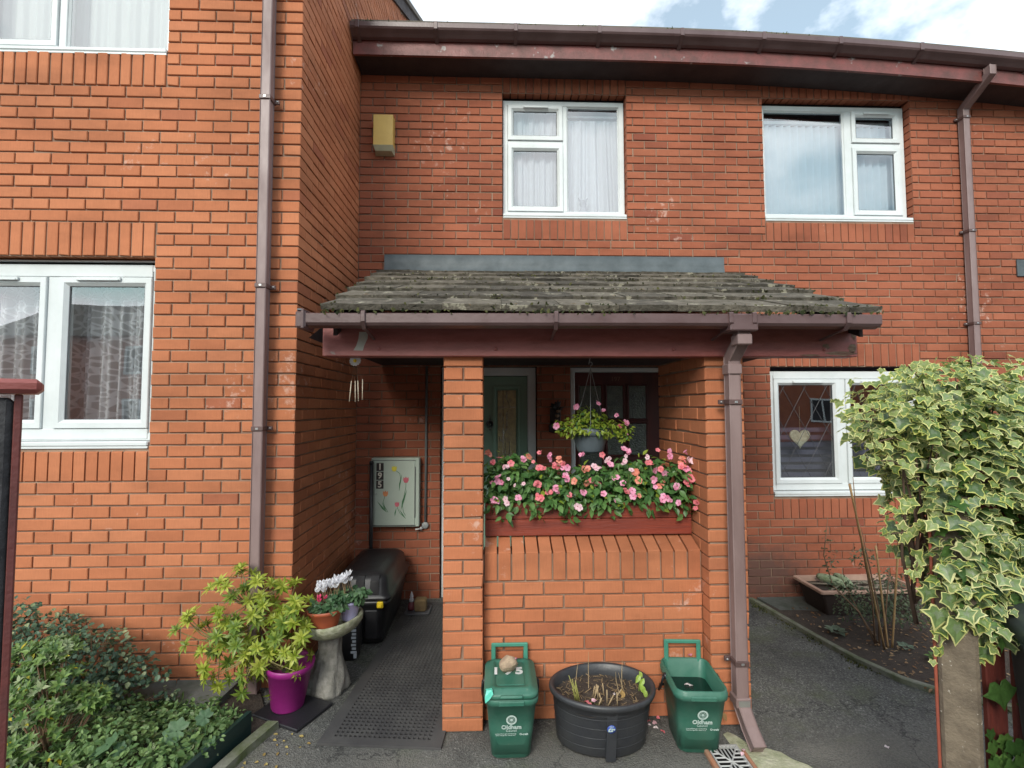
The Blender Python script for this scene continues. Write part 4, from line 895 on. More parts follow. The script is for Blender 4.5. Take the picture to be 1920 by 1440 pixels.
t = thing('hanging_basket', (.625, 3.17, 1.43), 'grey hanging basket on thin wires above the flower box', 'hanging basket')
m = M(); m.lathe([(0, 1.435), (.075, 1.43), (.088, 1.445), (.112, 1.535), (.113, 1.54), (.118, 1.542), (.122, 1.588), (.118, 1.59), (.112, 1.585), (.108, 1.56), (0, 1.56)], (.625, 3.17, 0), 40, 0); m.build('pot', GREYP, t)
WIRE = pm('grey wire', (.30, .31, .32), .4)
for a in (20, 140, 260):
    m = M(); m.tube([(.625+.119*math.cos(R(a)), 3.17+.119*math.sin(R(a)), 1.58), (.632, 3.17, 1.985), (.632, 3.17, 2.0)], .0022, 6); m.build('wire', WIRE, t)
m = M(); pts = [(.632+.012*math.cos(q), 3.17, 2.015+.012*math.sin(q)) for q in np.linspace(-1.6, 3.4, 10)]+[(.632, 3.17, 2.06), (.632, 3.17, 2.115)]; m.tube(pts, .003, 6); m.build('hook', WIRE, t)
tb = thing('busy_lizzie_basket_plant', (.625, 3.17, 1.57), 'lime leaved pink busy lizzie growing in the hanging basket', 'flowers')
bl = [(.625, 3.17, 1.62, .15, .13, .085), (.50, 3.10, 1.60, .10, .09, .06), (.76, 3.12, 1.59, .10, .09, .06), (.62, 3.06, 1.585, .14, .06, .045), (.61, 3.15, 1.67, .09, .08, .06), (.44, 3.08, 1.61, .055, .06, .05), (.83, 3.08, 1.57, .05, .05, .06)]
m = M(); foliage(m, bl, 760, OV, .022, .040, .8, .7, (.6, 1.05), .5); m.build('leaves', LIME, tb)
m = M(); foliage(m, bl, 180, OV, .024, .042, .3, .6, (.2, .8), .5); m.build('darker_leaves', IMPG, tb)  # darker green leaves fill the inside of the clump
for (px, py) in ((1046, 798), (1068, 797), (1080, 763), (1122, 757), (1131, 771), (1156, 779), (1175, 793), (1175, 812), (1162, 800)):
    bloom_cluster('flower', tb, unp(px, py, 3.04+rnd(-.02, .05)), PK[random.choice((0, 1, 1))], random.choice((1, 2)), .019, (0, -1, .3), .008)

# ================================================================ LEFT OF THE PORCH
m = M(); mw, ml = .64, 1.80; nx, ny = 20, 58; bx, by = .06, .05; th = .012; cw, ch = (mw-2*bx)/nx, (ml-2*by)/ny
ca, sa = math.cos(R(-5.2)), math.sin(R(-5.2))
def mt_(x, y, z): return (-.914+x*ca-y*sa, 2.575+x*sa+y*ca, z+.002)
for i in range(nx):
    for j in range(ny):
        x0, y0 = bx+i*cw, by+j*ch; hx, hy = cw*.31, ch*.30; cx, cy = x0+cw*(.5 if j % 2 else .5), y0+ch/2; V = [(x0, y0), (x0+cw, y0), (x0+cw, y0+ch), (x0, y0+ch), (cx-hx, cy-hy), (cx+hx, cy-hy), (cx+hx, cy+hy), (cx-hx, cy+hy)]
        m.add([mt_(a, c, th) for a, c in V]+[mt_(a, c, .003) for a, c in V[4:]], [(0, 1, 5, 4), (1, 2, 6, 5), (2, 3, 7, 6), (3, 0, 4, 7), (4, 5, 9, 8), (5, 6, 10, 9), (6, 7, 11, 10), (7, 4, 8, 11)])
for (a, c, q0, q1) in ((0, mw, 0, by), (0, mw, ml-by, ml), (0, bx, by, ml-by), (mw-bx, mw, by, ml-by)):
    m.add([mt_(a, q0, th), mt_(c, q0, th), mt_(c, q1, th), mt_(a, q1, th)], [(0, 1, 2, 3)])
m.add([mt_(0, 0, 0), mt_(mw, 0, 0), mt_(mw, ml, 0), mt_(0, ml, 0), mt_(0, 0, th), mt_(mw, 0, th), mt_(mw, ml, th), mt_(0, ml, th)], [(0, 1, 5, 4), (1, 2, 6, 5), (2, 3, 7, 6), (3, 0, 4, 7)])
m.add([mt_(.01, .01, .002), mt_(mw-.01, .01, .002), mt_(mw-.01, ml-.01, .002), mt_(.01, ml-.01, .002)], [(0, 1, 2, 3)], 1)  # near-black sheet, paints the shade inside the drainage holes
m.build('rubber_mat', [MATB, pm('mat hole shade', (.008, .008, .008), .95)], None, 'long dark rubber mat with rows of drainage holes leading into the porch', 'mat')

t = thing('storage_box', (-.99, 3.95, 0), 'large black plastic storage box with domed lid and yellow clips', 'storage box')
m = M(); m.loft([rrect(-1.14, -.83, 3.62, 4.30, .05, .012), rrect(-1.145, -.825, 3.60, 4.32, .05, .05), rrect(-1.19, -.785, 3.57, 4.36, .05, .30), rrect(-1.205, -.77, 3.56, 4.37, .05, .305), rrect(-1.205, -.77, 3.56, 4.37, .05, .335)], 0, True); 
for x in (-1.08, -.90): m.box(x-.05, x+.05, 3.568, 3.60, .06, .27, 0, .01)
m.build('body', BLACK, t)
m = M(); m.loft([rrect(-1.212, -.763, 3.553, 4.377, .05, .338), rrect(-1.212, -.763, 3.553, 4.377, .05, .362), rrect(-1.19, -.785, 3.575, 4.355, .06, .372), rrect(-1.175, -.80, 3.60, 4.33, .06, .47), rrect(-1.15, -.83, 3.64, 4.29, .06, .50), rrect(-1.10, -.88, 3.70, 4.22, .06, .515)], 0, True)
for x in (-1.09, -.985, -.88): m.loft([[(x-.036, 3.572, .375), (x+.036, 3.572, .375), (x+.036, 3.60, .375), (x-.036, 3.60, .375)], [(x-.03, 3.585, .468), (x+.03, 3.585, .468), (x+.03, 3.62, .468), (x-.03, 3.62, .468)], [(x-.028, 3.62, .497), (x+.028, 3.62, .497), (x+.028, 3.65, .497), (x-.028, 3.65, .497)]], 0, False)
m.build('lid', BLACK, t)
for x in (-1.0, -.83):
    m = M(); m.box(x-.022, x+.022, 3.538, 3.56, .292, .335, 0, .005); m.box(x-.014, x+.014, 3.531, 3.54, .298, .322, 0, .003); m.build('clip', YEL, t)
t = thing('compost_bag', (-1.06, 3.44, 0), 'black plastic bag with white print squeezed between bird bath and storage box', 'bag')
m = M(); m.loft([rrect(-1.13, -.955, 3.40, 3.52, .03, .004), rrect(-1.15, -.94, 3.385, 3.53, .04, .10), rrect(-1.14, -.945, 3.39, 3.53, .04, .22), rrect(-1.12, -.96, 3.42, 3.51, .03, .30)], 0, True); m.build('bag', BLACK, t)
m = M()
for i in range(9):
    z = .285-i*.024; x1_ = -.948; m.box(x1_-.026-rnd(0, .01), x1_-.003, 3.378, 3.3835, z-.008, z+.006)
m.box(-.985, -.945, 3.376, 3.3825, .062, .075); m.box(-.965, -.945, 3.376, 3.3825, .03, .058); m.build('print', pm('white bag print', (.5, .55, .6), .6), t)

t = thing('garden_ornament', (-.70, 4.19, .015), 'small red and white figure on a tray at the porch back wall', 'ornament')
m = M(); m.lathe([(0, .015), (.032, .02), (.030, .05), (.020, .08), (.018, .085), (0, .09)], (-.715, 4.19, 0), 18); m.build('body', pm('dull red glaze', (.20, .05, .06), .4), t)
m = M(); m.lathe([(.0, .080), (.021, .085), (.022, .10), (.012, .115), (.016, .125), (.010, .145), (.003, .165), (0, .166)], (-.715, 4.19, 0), 16); m.build('head', pm('pale glaze', (.50, .48, .50), .4), t)
m = M(); m.box(-.685, -.585, 4.13, 4.22, .016, .115, 0, .012); m.build('stone_block', pm('yellow sandstone', (.20, .135, .06), .95, (.12, .08, .04), 12, 1, .7, 60), None, 'square sandstone block on the tray beside the small figure', 'stone block')
m = M(); m.loft([rrect(-.75, -.56, 4.08, 4.25, .02, .014), rrect(-.76, -.55, 4.07, 4.26, .02, .028), rrect(-.752, -.558, 4.078, 4.252, .02, .028), rrect(-.742, -.568, 4.088, 4.242, .02, .0155)], 0, True, True, True); m.build('tray', pm('dull grey tray', (.12, .12, .13), .5), None, 'shallow grey tray on the ground at the back of the porch', 'tray')

t = thing('bird_bath', (-1.04, 3.07, 0), 'weathered stone bird bath with rough stump pedestal holding two flower pots', 'bird bath')
m = M(); prof = [(.118, 0), (.122, .03), (.108, .09), (.088, .16), (.070, .24), (.066, .31), (.085, .375), (.10, .39)]
rings = []
for q, (r_, z) in enumerate(prof):
    for zz_ in ((z,) if q == len(prof)-1 else (z, (z+prof[q+1][1])/2)):
        rr_ = r_ if zz_ == z else (r_+prof[q+1][0])/2; ring_ = []
        for i in range(48):
            a = 2*math.pi*i/48; w_ = 1+.07*math.sin(4*a+zz_*16)+.05*math.sin(9*a-zz_*22+1)+.03*math.sin(17*a+zz_*9)+(.14*math.exp(-((a-5.3)/.4)**2)+.12*math.exp(-((a-3.4)/.45)**2))*max(0, 1-zz_*4)
            ring_.append((-1.035+(.02*zz_/.4)+rr_*w_*math.cos(a), 3.075+rr_*w_*math.sin(a)*.92, zz_))
        rings.append(ring_)
m.loft(rings, 0, True); m.build('pedestal', STONE, t)
m = M(); Tb = Matrix.Translation((-.968, 2.99, .375)) @ Matrix.Rotation(R(-7), 4, 'Y')
m.lathe([(0, 0), (.09, .0), (.135, .022), (.168, .060), (.176, .088), (.168, .10), (.150, .092), (.135, .072), (.08, .058), (0, .055)], (0, 0, 0), 72, T=Tb, wob=.014); m.build('bowl', pm('lichened stone', (.36, .36, .27), .95, (.19, .20, .11), 26, 1, .9, 70), t)
CYL = leafmat('cyclamen leaf', (.045, .11, .045), (.12, .21, .10), .4, .2); WPET = leafmat('white petal', (.84, .84, .88), (.90, .90, .93), .6, .4, .05); CPET = leafmat('cerise petal', (.62, .03, .12), (.80, .10, .24), .6, .3, .05)
def cyc_flower(parent, p, mat_, s):
    m = M()
    for k in range(5):
        a = 2*math.pi*k/5+rnd(0, .6); d = (math.cos(a)*.35, math.sin(a)*.35, 1); m.stamp(leaf_t(.6, 4, .2, -.25), [rotT(d, (math.cos(a), math.sin(a), -.3), p, s*rnd(.85, 1.15))])
    m.tube([p, (p[0]+rnd(-.02, .02), p[1]+.01, p[2]-.07)], .0014, 5, 1); return m.build('flower', [mat_, TWIG], parent)
t = thing('terracotta_pot', (-.985, 2.885, .455), 'oval terracotta pot on the bird bath, in front of the lilac pot', 'plant pot')
m = M(); m.lathe([(0, 0), (.062, 0), (.070, .01), (.094, .078), (.100, .080), (.102, .098), (.096, .099), (.088, .085), (0, .080)], (-.985, 2.885, .458), 36, ey=.62, T=Matrix.Rotation(R(-4), 4, 'Y')); m.build('pot', TERRA, t)
t = thing('cerise_cyclamen', (-.985, 2.885, .54), 'small cerise cyclamen with three buds in the terracotta pot', 'cyclamen')
m = M(); foliage(m, [(-.99, 2.885, .575, .085, .05, .045), (-.93, 2.88, .575, .06, .04, .04), (-1.03, 2.88, .57, .05, .04, .035)], 130, RND, .028, .042, .9, .5, (.3, 1), .3); m.build('leaves', CYL, t)
for p in ((-1.022, 2.87, .625), (-.985, 2.87, .622), (-1.018, 2.865, .607)): cyc_flower(t, p, CPET, .024)
t = thing('lilac_pot', (-.885, 3.0, .455), 'pale lilac round pot on the bird bath behind the terracotta one', 'plant pot')
m = M(); m.lathe([(0, 0), (.040, 0), (.044, .01), (.062, .10), (.066, .102), (.066, .115), (.061, .115), (.056, .10), (0, .098)], (-.885, 3.0, .452), 32); m.build('pot', LILAC, t)
t = thing('white_cyclamen', (-.90, 2.99, .56), 'white cyclamen in full bloom in the lilac pot', 'cyclamen')
m = M(); foliage(m, [(-.88, 2.98, .60, .085, .06, .045), (-.82, 2.98, .61, .05, .05, .035), (-.93, 2.95, .61, .05, .04, .03)], 170, RND, .03, .045, .8, .6, (.3, 1), .3); m.build('leaves', CYL, t)
for k in range(48):
    u = rnd(0, 1); cyc_flower(t, (-1.05+.19*u+rnd(-.012, .012), 2.94+rnd(-.03, .03), .655+.062*u+rnd(-.026, .02)), WPET, rnd(.028, .040))

t = thing('magenta_pot', (-1.19, 2.89, .02), 'magenta plastic plant pot on a black slab beside the bird bath', 'plant pot')
m = M(); Tp = Matrix.Translation((-1.195, 2.885, .022)) @ Matrix.Rotation(R(3), 4, 'Y')
m.lathe([(0, 0), (.084, 0), (.088, .008), (.118, .205), (.126, .207), (.132, .245), (.127, .247), (.120, .235), (.114, .205), (0, .20)], (0, 0, 0), 48, T=Tp); m.build('pot', MAG, t); m = M(); m.lathe([(0, .202), (.116, .202)], (0, 0, 0), 24, T=Tp, caps=(False, False)); m.build('compost', SOIL, t)
m = M(); T_ = Matrix.Translation((-1.155, 2.86, .0)) @ Matrix.Rotation(R(-25), 4, 'Z'); m.box(-.17, .17, -.13, .13, .001, .020, 0, .004, T_); m.build('black_slab', pm('black tray', (.018, .018, .022), .45), None, 'flat black square slab under the magenta pot', 'slab')
t = thing('potted_azalea', (-1.19, 2.89, .22), 'straggly yellow green evergreen azalea growing in the magenta pot', 'shrub')
YG = [leafmat('yellow green leaf', (.24, .33, .03), (.52, .57, .10), .4, .4, .25), leafmat('mid green leaf', (.13, .22, .035), (.32, .42, .07), .4, .35)]
m = M(); lf_ = M(); l2 = M(); base = Vector((-1.195, 2.885, .21))
tips = []
for (cx, cz, rx, rz, n) in ((-1.50, .70, .10, .10, 11), (-1.60, .52, .18, .09, 17), (-1.24, .62, .16, .10, 22), (-1.38, .48, .17, .09, 16), (-1.16, .46, .10, .12, 15), (-1.52, .34, .17, .09, 16), (-1.28, .34, .14, .09, 16), (-1.42, .22, .14, .06, 10), (-1.13, .30, .05, .07, 6), (-1.33, .76, .04, .03, 2), (-1.22, .16, .06, .06, 5)):
    for _ in range(int(n*1.2)):
        a = rnd(0, 6.28); q = rnd(.1, 1)**.5; tips.append(Vector((cx+rx*q*math.cos(a)*1.0, 2.84+rnd(-.12, .12), max(.08, cz+rz*q*math.sin(a)))))
hubs = [Vector((-1.45, 2.85, .45)), Vector((-1.25, 2.86, .45)), Vector((-1.35, 2.84, .34)), Vector((-1.15, 2.85, .38)), Vector((-1.42, 2.86, .60)), Vector((-1.55, 2.83, .40))]
for h in hubs: m.tube([base+Vector((rnd(-.03, .03), 0, -.02)), (base+h)/2+Vector((rnd(-.02, .02), 0, .0)), h], [.007, .006, .004], 6)
for tp in tips:
    h = min(hubs, key=lambda q: (q-tp).length+(.3 if q.z > tp.z+.1 else 0)); mid = (h+tp)/2+Vector((rnd(-.02, .02), rnd(-.02, .02), -.01)); m.tube([h, mid, tp], [.004, .003, .002], 5)
    ax = ((tp-mid).normalized()+Vector((rnd(-.3, .3), -.5, .55))).normalized()
    tgt = lf_ if random.random() < .72 else l2; nl = random.choice((7, 8, 9, 10)); ph = rnd(0, 6)
    for layer, (cnt, tilt, sc) in enumerate(((nl, 1.25, 1), (5, .7, .72))):
        for k in range(cnt):
            a = 2*math.pi*k/cnt+ph+layer*.5; s_ = ax.orthogonal().normalized(); s2 = ax.cross(s_); rd = s_*math.cos(a)+s2*math.sin(a); d = rd*math.sin(tilt)+ax*math.cos(tilt); tgt.stamp(NAR[k % 2], [rotT(tuple(d), tuple(ax), tuple(tp), rnd(.045, .064)*sc)])
m.build('branches', pm('green brown twig', (.26, .22, .09), .7), t); lf_.build('leaves', YG[0], t); l2.build('darker_leaves', YG[1], t)  # rosettes picked at random take the mid green
# ================================================================ GREEN CADDY BINS, TUB, DRAIN
def caddy(x, y, rz, label, lid=True):
    t = thing('food_waste_bin', (x, y, gz(x, y)+.002), label, 'bin', None, R(rz))
    m = M(); k = 6
    def rg(f, z, ins=0, r=.045): 
        x_ = .098+(.124-.098)*f-ins; y0 = -.095-.066*f+ins; y1 = .125+.035*f-ins; return rrect(-x_, x_, y0, y1, max(.01, r-ins), z, k)
    rings = [rg(0, 0, .012), rg(0, .008), rg(.5, .165), rg(.93, .292), rg(1.0, .294, -.008, .05), rg(1.02, .318, -.010, .052), rg(1.03, .322, -.006, .05), rg(1.03, .338, -.004, .05), rg(1.03, .342, .002, .045), rg(.98, .336, .008, .04), rg(.5, .17, .006, .04), rg(.25, .03, .008, .03)]
    m.loft(rings, 0, True); m.box(-.062, .062, -.178, -.168, .298, .322, 0, .006); m.build('body', GREEN, t, local=True)
    m = M(); tilt = .072/.30
    def FT(px, pz): return Matrix.Translation((px, -.0985-.066*pz/.30-.0022, pz)) @ Matrix(((1, 0, 0, 0), (0, -.216, -.976, 0), (0, .976, -.216, 0), (0, 0, 0, 1)))
    T = FT(.0, .222)
    for r0, r1 in ((.0, .0075), (.0115, .0135), (.0175, .026)):
        n = 28; vs = []
        for q in range(n): a = 2*math.pi*q/n; vs += [tuple(T @ Vector((r0*math.cos(a), r0*math.sin(a), .0008))), tuple(T @ Vector((r1*math.cos(a), r1*math.sin(a), .0008)))]
        m.add(vs, [(2*q, 2*q+1, (2*q+3) % (2*n), (2*q+2) % (2*n)) for q in range(n)])
    m.build('emblem', INK, t, local=True)
    m = M(); text(m, 'Oldham', .030, FT(.0, .182), 0, .0006, .0010); m.build('council_name', INK, t, local=True)
    m = M(); text(m, 'Council', .017, FT(.0, .163), 0, .0006); m.build('council_word', INK, t, local=True)
    m = M(); text(m, 'www.oldham.gov.uk/recycling\nfood and garden waste only', .0085, FT(-.028, .143), 0, .0005); m.build('small_print', INK, t, local=True)
    m = M(); text(m, 'O-craft', .014, FT(.060, .143), 0, .0005, .0005); m.build('maker_mark', INK, t, local=True)
    # carrying handle at the back of the lid hinge
    m = M(); zb, zt = (.345, .435)
    for sx in (-1, 1):
        m.box(sx*.088-.012, sx*.088+.012, .150, .162, zb-.03, zt, 0, .004)
    m.box(-.10, .10, .149, .163, zt-.016, zt+.004, 0, .004)
    m.build('back_handle', GREENL, t, local=True)
    m = M(); 
    for sx in (-1, 1): m.lathe([(.016, 0), (.016, .010), (.010, .014), (0, .014)], (0, 0, 0), 14, T=Matrix.Translation((sx*.128, .02, .315)) @ Matrix.Rotation(R(90*sx), 4, 'Y'))
    m.tube([(-.142, .02, .315), (-.146, .045, .26), (-.146, .10, .20), (-.12, .178, .185), (.12, .178, .185), (.146, .10, .20), (.146, .045, .26), (.142, .02, .315)], .0065, 8); m.build('carry_bail', BLACK, t, local=True)
    if lid:
        m = M(); L0 = lambda ins, z, r=.05: rrect(-.131+ins, .131-ins, -.170+ins, .166-ins, max(.012, r-ins*.6), z, k)
        m.loft([L0(.0, .326), L0(-.002, .343), L0(.004, .352), L0(.022, .357), L0(.026, .364), L0(.050, .366), L0(.054, .358), L0(.062, .357), L0(.066, .363)], 0, True); m.box(-.055, .055, -.186, -.166, .336, .352, 0, .006)
        l = m.build('lid', GREEN, t, local=True); m = M()
        text(m, '1', .085, Matrix.Translation((-.075, .010, .3668)), 0, .0008, .003); text(m, '9', .085, Matrix.Translation((-.012, .010, .3646)), 0, .0008, .003); text(m, '5', .085, Matrix.Translation((.045, .012, .3646)), 0, .0008, .003); m.build('painted_number', pm('white lid paint', (.72, .75, .74), .6), l, local=True)
    else:
        m = M(); m.add(rg(.76, .245, .0085, .035), [tuple(range(4*(k+1)))]); m.build('rain_water', pm('dark green rain water', (.004, .018, .012), .05, var=0, bmp=.03, bs=12, spec=.6), t, local=True)
    return t
b1 = caddy(.075, 2.535, 0, 'closed green food caddy bin with a stone on its lid, beside the brick pillar')
b2 = caddy(1.02, 2.535, -4, 'open green food caddy bin full of rain water beside the downpipe', False)
def rock(name, c, rx, ry, rz, seed, mat_, label, cat, sub=3):
    import bmesh
    bm = bmesh.new(); bmesh.ops.create_icosphere(bm, subdivisions=sub, radius=1); rr = random.Random(seed); P = [Vector((rr.uniform(-1, 1), rr.uniform(-1, 1), rr.uniform(-1, 1))).normalized() for _ in range(12)]; off = [rr.uniform(.62, .9) for _ in P]
    for v in bm.verts:
        for p, o_ in zip(P, off):
            d = v.co.dot(p)
            if d > o_: v.co -= p*(d-o_)*.92
        v.co += v.co.normalized()*rr.uniform(-.012, .012)
    zmin = min(v.co.z for v in bm.verts); m = M(); m.add([(c[0]+v.co.x*rx, c[1]+v.co.y*ry, c[2]+(v.co.z-zmin)*rz) for v in bm.verts], [tuple(q.index for q in f.verts) for f in bm.faces], 0, False); bm.free()
    return m.build(name, mat_, None, label, cat)
rock('lid_stone', (.068, 2.535, .366), .052, .043, .046, 5, pm('buff sandstone', (.40, .30, .20), .95, (.26, .19, .14), 30, 1, .7, 90), 'buff sandstone lump lying on the closed green bin lid', 'stone')
m = M(); m.add([(-.045, 2.372, .372), (-.018, 2.366, .376), (-.012, 2.360, .360), (-.030, 2.355, .338), (-.050, 2.350, .325), (-.052, 2.358, .350)], [(0, 1, 2, 3, 4, 5)]); m.add([(-.045, 2.371, .371), (-.05, 2.385, .372), (-.02, 2.392, .371), (-.014, 2.366, .374)], [(0, 1, 2, 3)]); m.build('bag_scrap', pm('turquoise film', (.10, .55, .42), .4), None, 'turquoise scrap of bin liner poking out of the closed green bin', 'bag')

t = thing('round_tub', (.548, 2.56, 0), 'wide round dark grey tub planter with a price sticker between the green bins', 'planter')
m = M(); Tt = lambda z: None; rings = []; n = 64
for (rx, ry, cy, z) in ((.222, .155, 2.585, .002), (.232, .165, 2.58, .02), (.238, .172, 2.572, .10), (.248, .182, 2.556, .20), (.252, .187, 2.546, .262), (.268, .203, 2.541, .270), (.274, .209, 2.540, .285), (.272, .207, 2.540, .298), (.262, .197, 2.540, .302), (.250, .186, 2.541, .296), (.244, .180, 2.545, .235)):
    rings.append([(.548+rx*(1+.0015*math.sin(7*a))*math.cos(a), cy+ry*math.sin(a), z+.004*math.sin(a*2)) for a in [2*math.pi*i/n for i in range(n)]])
m.loft(rings, 0, True, True, False)
for z in (.07, .12, .17, .22):
    f = z/.26; rx, ry, cy = .236+.017*f, .169+.019*f, 2.578-.032*f; pts = [(.548+rx*math.cos(a), cy+ry*math.sin(a), z) for a in [2*math.pi*i/40 for i in range(41)]]; m.tube(pts, .0010, 4, caps=False)
m.build('tub', NAVY, t)
m = M(); m.add([(.535, 2.383, .25), (.585, 2.384, .25), (.580, 2.412, .012), (.532, 2.411, .012), (.535, 2.363, .25), (.585, 2.364, .25), (.580, 2.392, .012), (.532, 2.391, .012)], [(4, 5, 6, 7), (0, 4, 7, 3), (1, 5, 6, 2), (0, 1, 5, 4)]); m.build('rib', NAVY, t)
m = M(); T = Matrix.Translation((.556, 2.3700, .178)) @ Matrix.Rotation(R(97), 4, 'X'); m.lathe([(0, .0), (.021, .0), (.021, .0010), (0, .0010)], (0, 0, 0), 28, T=T); sk = m.build('price_sticker', pm('blue sticker', (.05, .10, .42), .5), t)
m = M(); text(m, '£2', .022, T @ Matrix.Translation((-.005, -.004, .0013)), 0, .0003, .0012); text(m, '99', .011, T @ Matrix.Translation((.011, -.001, .0013)), 0, .0003, .0008); text(m, 'ONLY', .007, T @ Matrix.Translation((0, .012, .0013)), 0, .0003, .0003); m.build('price', INK, sk)
m = M(); vs = [(.548, 2.545, .243)]; NR = 26; 
for q in range(1, 5):
    for i in range(NR): a = 2*math.pi*i/NR; vs.append((.548+.246*q/4*math.cos(a), 2.545+.182*q/4*math.sin(a), .236+rnd(-.010, .012)))
fs = [(0, 1+i, 1+(i+1) % NR) for i in range(NR)]+[(1+q*NR+i, 1+(q+1)*NR+i, 1+(q+1)*NR+(i+1) % NR, 1+q*NR+(i+1) % NR) for q in range(3) for i in range(NR)]; m.add(vs, fs, 0, True); m.build('compost', SOIL, t)
m = M()
for _ in range(240):
    a = rnd(0, 6.28); q = rnd(0, .93)**.5; p = Vector((.548+.24*q*math.cos(a), 2.545+.176*q*math.sin(a), .243)); l = rnd(.008, .035); b_ = rnd(0, 6.28); m.tube([p, p+Vector((math.cos(b_)*l, math.sin(b_)*l, rnd(0, .014)))], rnd(.0008, .0022), 4)
m.build('stem_litter', TWIG, t, kind='stuff')
STK = pm('pale cut stem', (.38, .28, .16), .9, island=.25); YST = pm('yellow green shoot', (.30, .30, .08), .7, island=.2); YGL = leafmat('bright young leaf', (.30, .48, .06), (.42, .58, .12), .4)
t2 = thing('cut_back_plant', (.56, 2.53, .24), 'cut back stubble and shoots growing in the round tub', 'plant')
for k in range(13):
    x, y = .56+rnd(-.06, .06), 2.50+rnd(-.07, .05); m = M(); m.tube([(x, y, .24), (x+rnd(-.015, .03), y, .24+rnd(.03, .085))], [.0035, .003], 6); m.build('cut_stem', STK, t2)
for k in range(8):
    x, y = .395+rnd(-.012, .03), 2.50+rnd(-.02, .02); m = M(); h_ = rnd(.06, .115); m.tube([(x, y, .24), (x-.01, y, .24+h_*.5), (x-.022+rnd(-.01, .012), y, .24+h_)], [.0032, .003, .0015], 6); m.build('shoot', YST, t2)
for (x, y, h_, dx) in ((.655, 2.55, .17, .0), (.67, 2.56, .10, -.02), (.64, 2.55, .11, -.015), (.49, 2.60, .19, .0), (.41, 2.56, .16, .01)):
    m = M(); m.tube([(x, y, .24), (x+dx, y, .24+h_*.6), (x+dx*1.5+rnd(-.006, .006), y, .24+h_)], [.0022, .0018, .0008], 5); m.build('dead_stalk', STK, t2)
m = M()
for p, s_ in (((.755, 2.56, .33), .045), ((.772, 2.55, .315), .042), ((.745, 2.54, .29), .05), ((.768, 2.53, .27), .04), ((.75, 2.56, .345), .03)): m.stamp(OV[0], [rotT((rnd(-.5, .6), -.3, -.6), (0, -1, .5), p, s_*1.1)])
m.tube([(.75, 2.57, .24), (.752, 2.56, .345)], .0018, 5); m.build('young_leaves', YGL, t2)
m = M(); foliage(m, [(.47, 2.44, .247, .05, .022, .012)], 60, RND, .008, .014, 1, .2, (0, 1), 0); m.build('seedlings', MOSS, t2)
m = M()
for p in ((.645, 2.53, .275), (.66, 2.53, .262), (.65, 2.52, .25)): m.stamp(OV[1], [rotT((rnd(-.3, .3), -.3, -1), (0, -1, .3), p, .04)])
m.build('withered_leaves', pm('withered leaf', (.42, .27, .10), .8), t2)
def petal(p, s_, mat_, label, nrm=(0, -.2, 1)):
    m = M(); n = rnd(.8, 1.2)
    for k in range(random.choice((1, 2, 2, 3))): m.stamp(leaf_t(.9, 4, .15, .2), [rotT(rng.normal(size=3)*np.array((1, 1, .1)), np.array(nrm)+rng.normal(size=3)*.25, np.array(p)+np.array((rnd(-.3, .3)*s_, rnd(-.3, .3)*s_, .003+.001*k)), s_)])
    m.build('fallen_petal', mat_, None, label, 'petal', 'fallen busy lizzie petals')
PW = leafmat('white pink petal', (.82, .70, .72), (.88, .80, .80), .6, .3, .05)
for (px, py, zz_, mt, lb) in ((1215, 1355, 0, PK[0], 'coral petal on the tarmac nearest the tub'), (1231, 1346, 0, PK[0], 'coral petal on the tarmac, farthest from the camera between tub and open bin'), (1228, 1357, 0, PK[2], 'pale petal in the middle of the fallen ones right of the tub'), (1218, 1361, 0, PW, 'tiny white petal beside the coral one right of the tub'), (1230, 1366, 0, PW, 'tiny white petal below the pale one right of the tub'), (1240, 1372, 0, PK[0], 'largest coral petal on the tarmac left of the open bin'), (1664, 1401, 0, PW, 'lone white petal on the tarmac path at right'), (1396, 1412, .03, PK[2], 'pale petal lying on the drain grate')):
    d = _F+_R*(px-960)/900-_U*(py-720)/900; p = np.array((0, 0, 1.725))+d*(zz_-1.725)/d[2]; p[2] += gz(p[0], p[1])+.002; petal(p, .022 if mt is not PW else .015, mt, lb)
for (p, mt, lb, s_) in (((.455, 2.45, .252), PK[0], 'coral petal on the compost at the left of the round tub', .028), ((.485, 2.47, .25), PK[2], 'pale petal on the compost beside the coral one in the round tub', .026), ((.388, 2.43, .25), PK[1], 'small pink petal at the left edge of the compost in the tub', .018), ((.60, 2.49, .27), PW, 'white petal caught on a cut stem in the round tub', .014), ((1.0, 2.455, .25), PW, 'large white petal floating nearest the camera in the open bin', .028), ((1.045, 2.50, .25), PW, 'white petal floating in the middle of the open bin', .026), ((1.03, 2.58, .25), PW, 'white petal floating farthest back in the open bin', .030), ((1.075, 2.70, .348), PK[1], 'pink petal resting on the back rim of the open bin', .03), ((.10, 2.655, .367), PK[1], 'pink petal at the back of the closed bin lid', .022)): petal(p, s_, mt, lb)

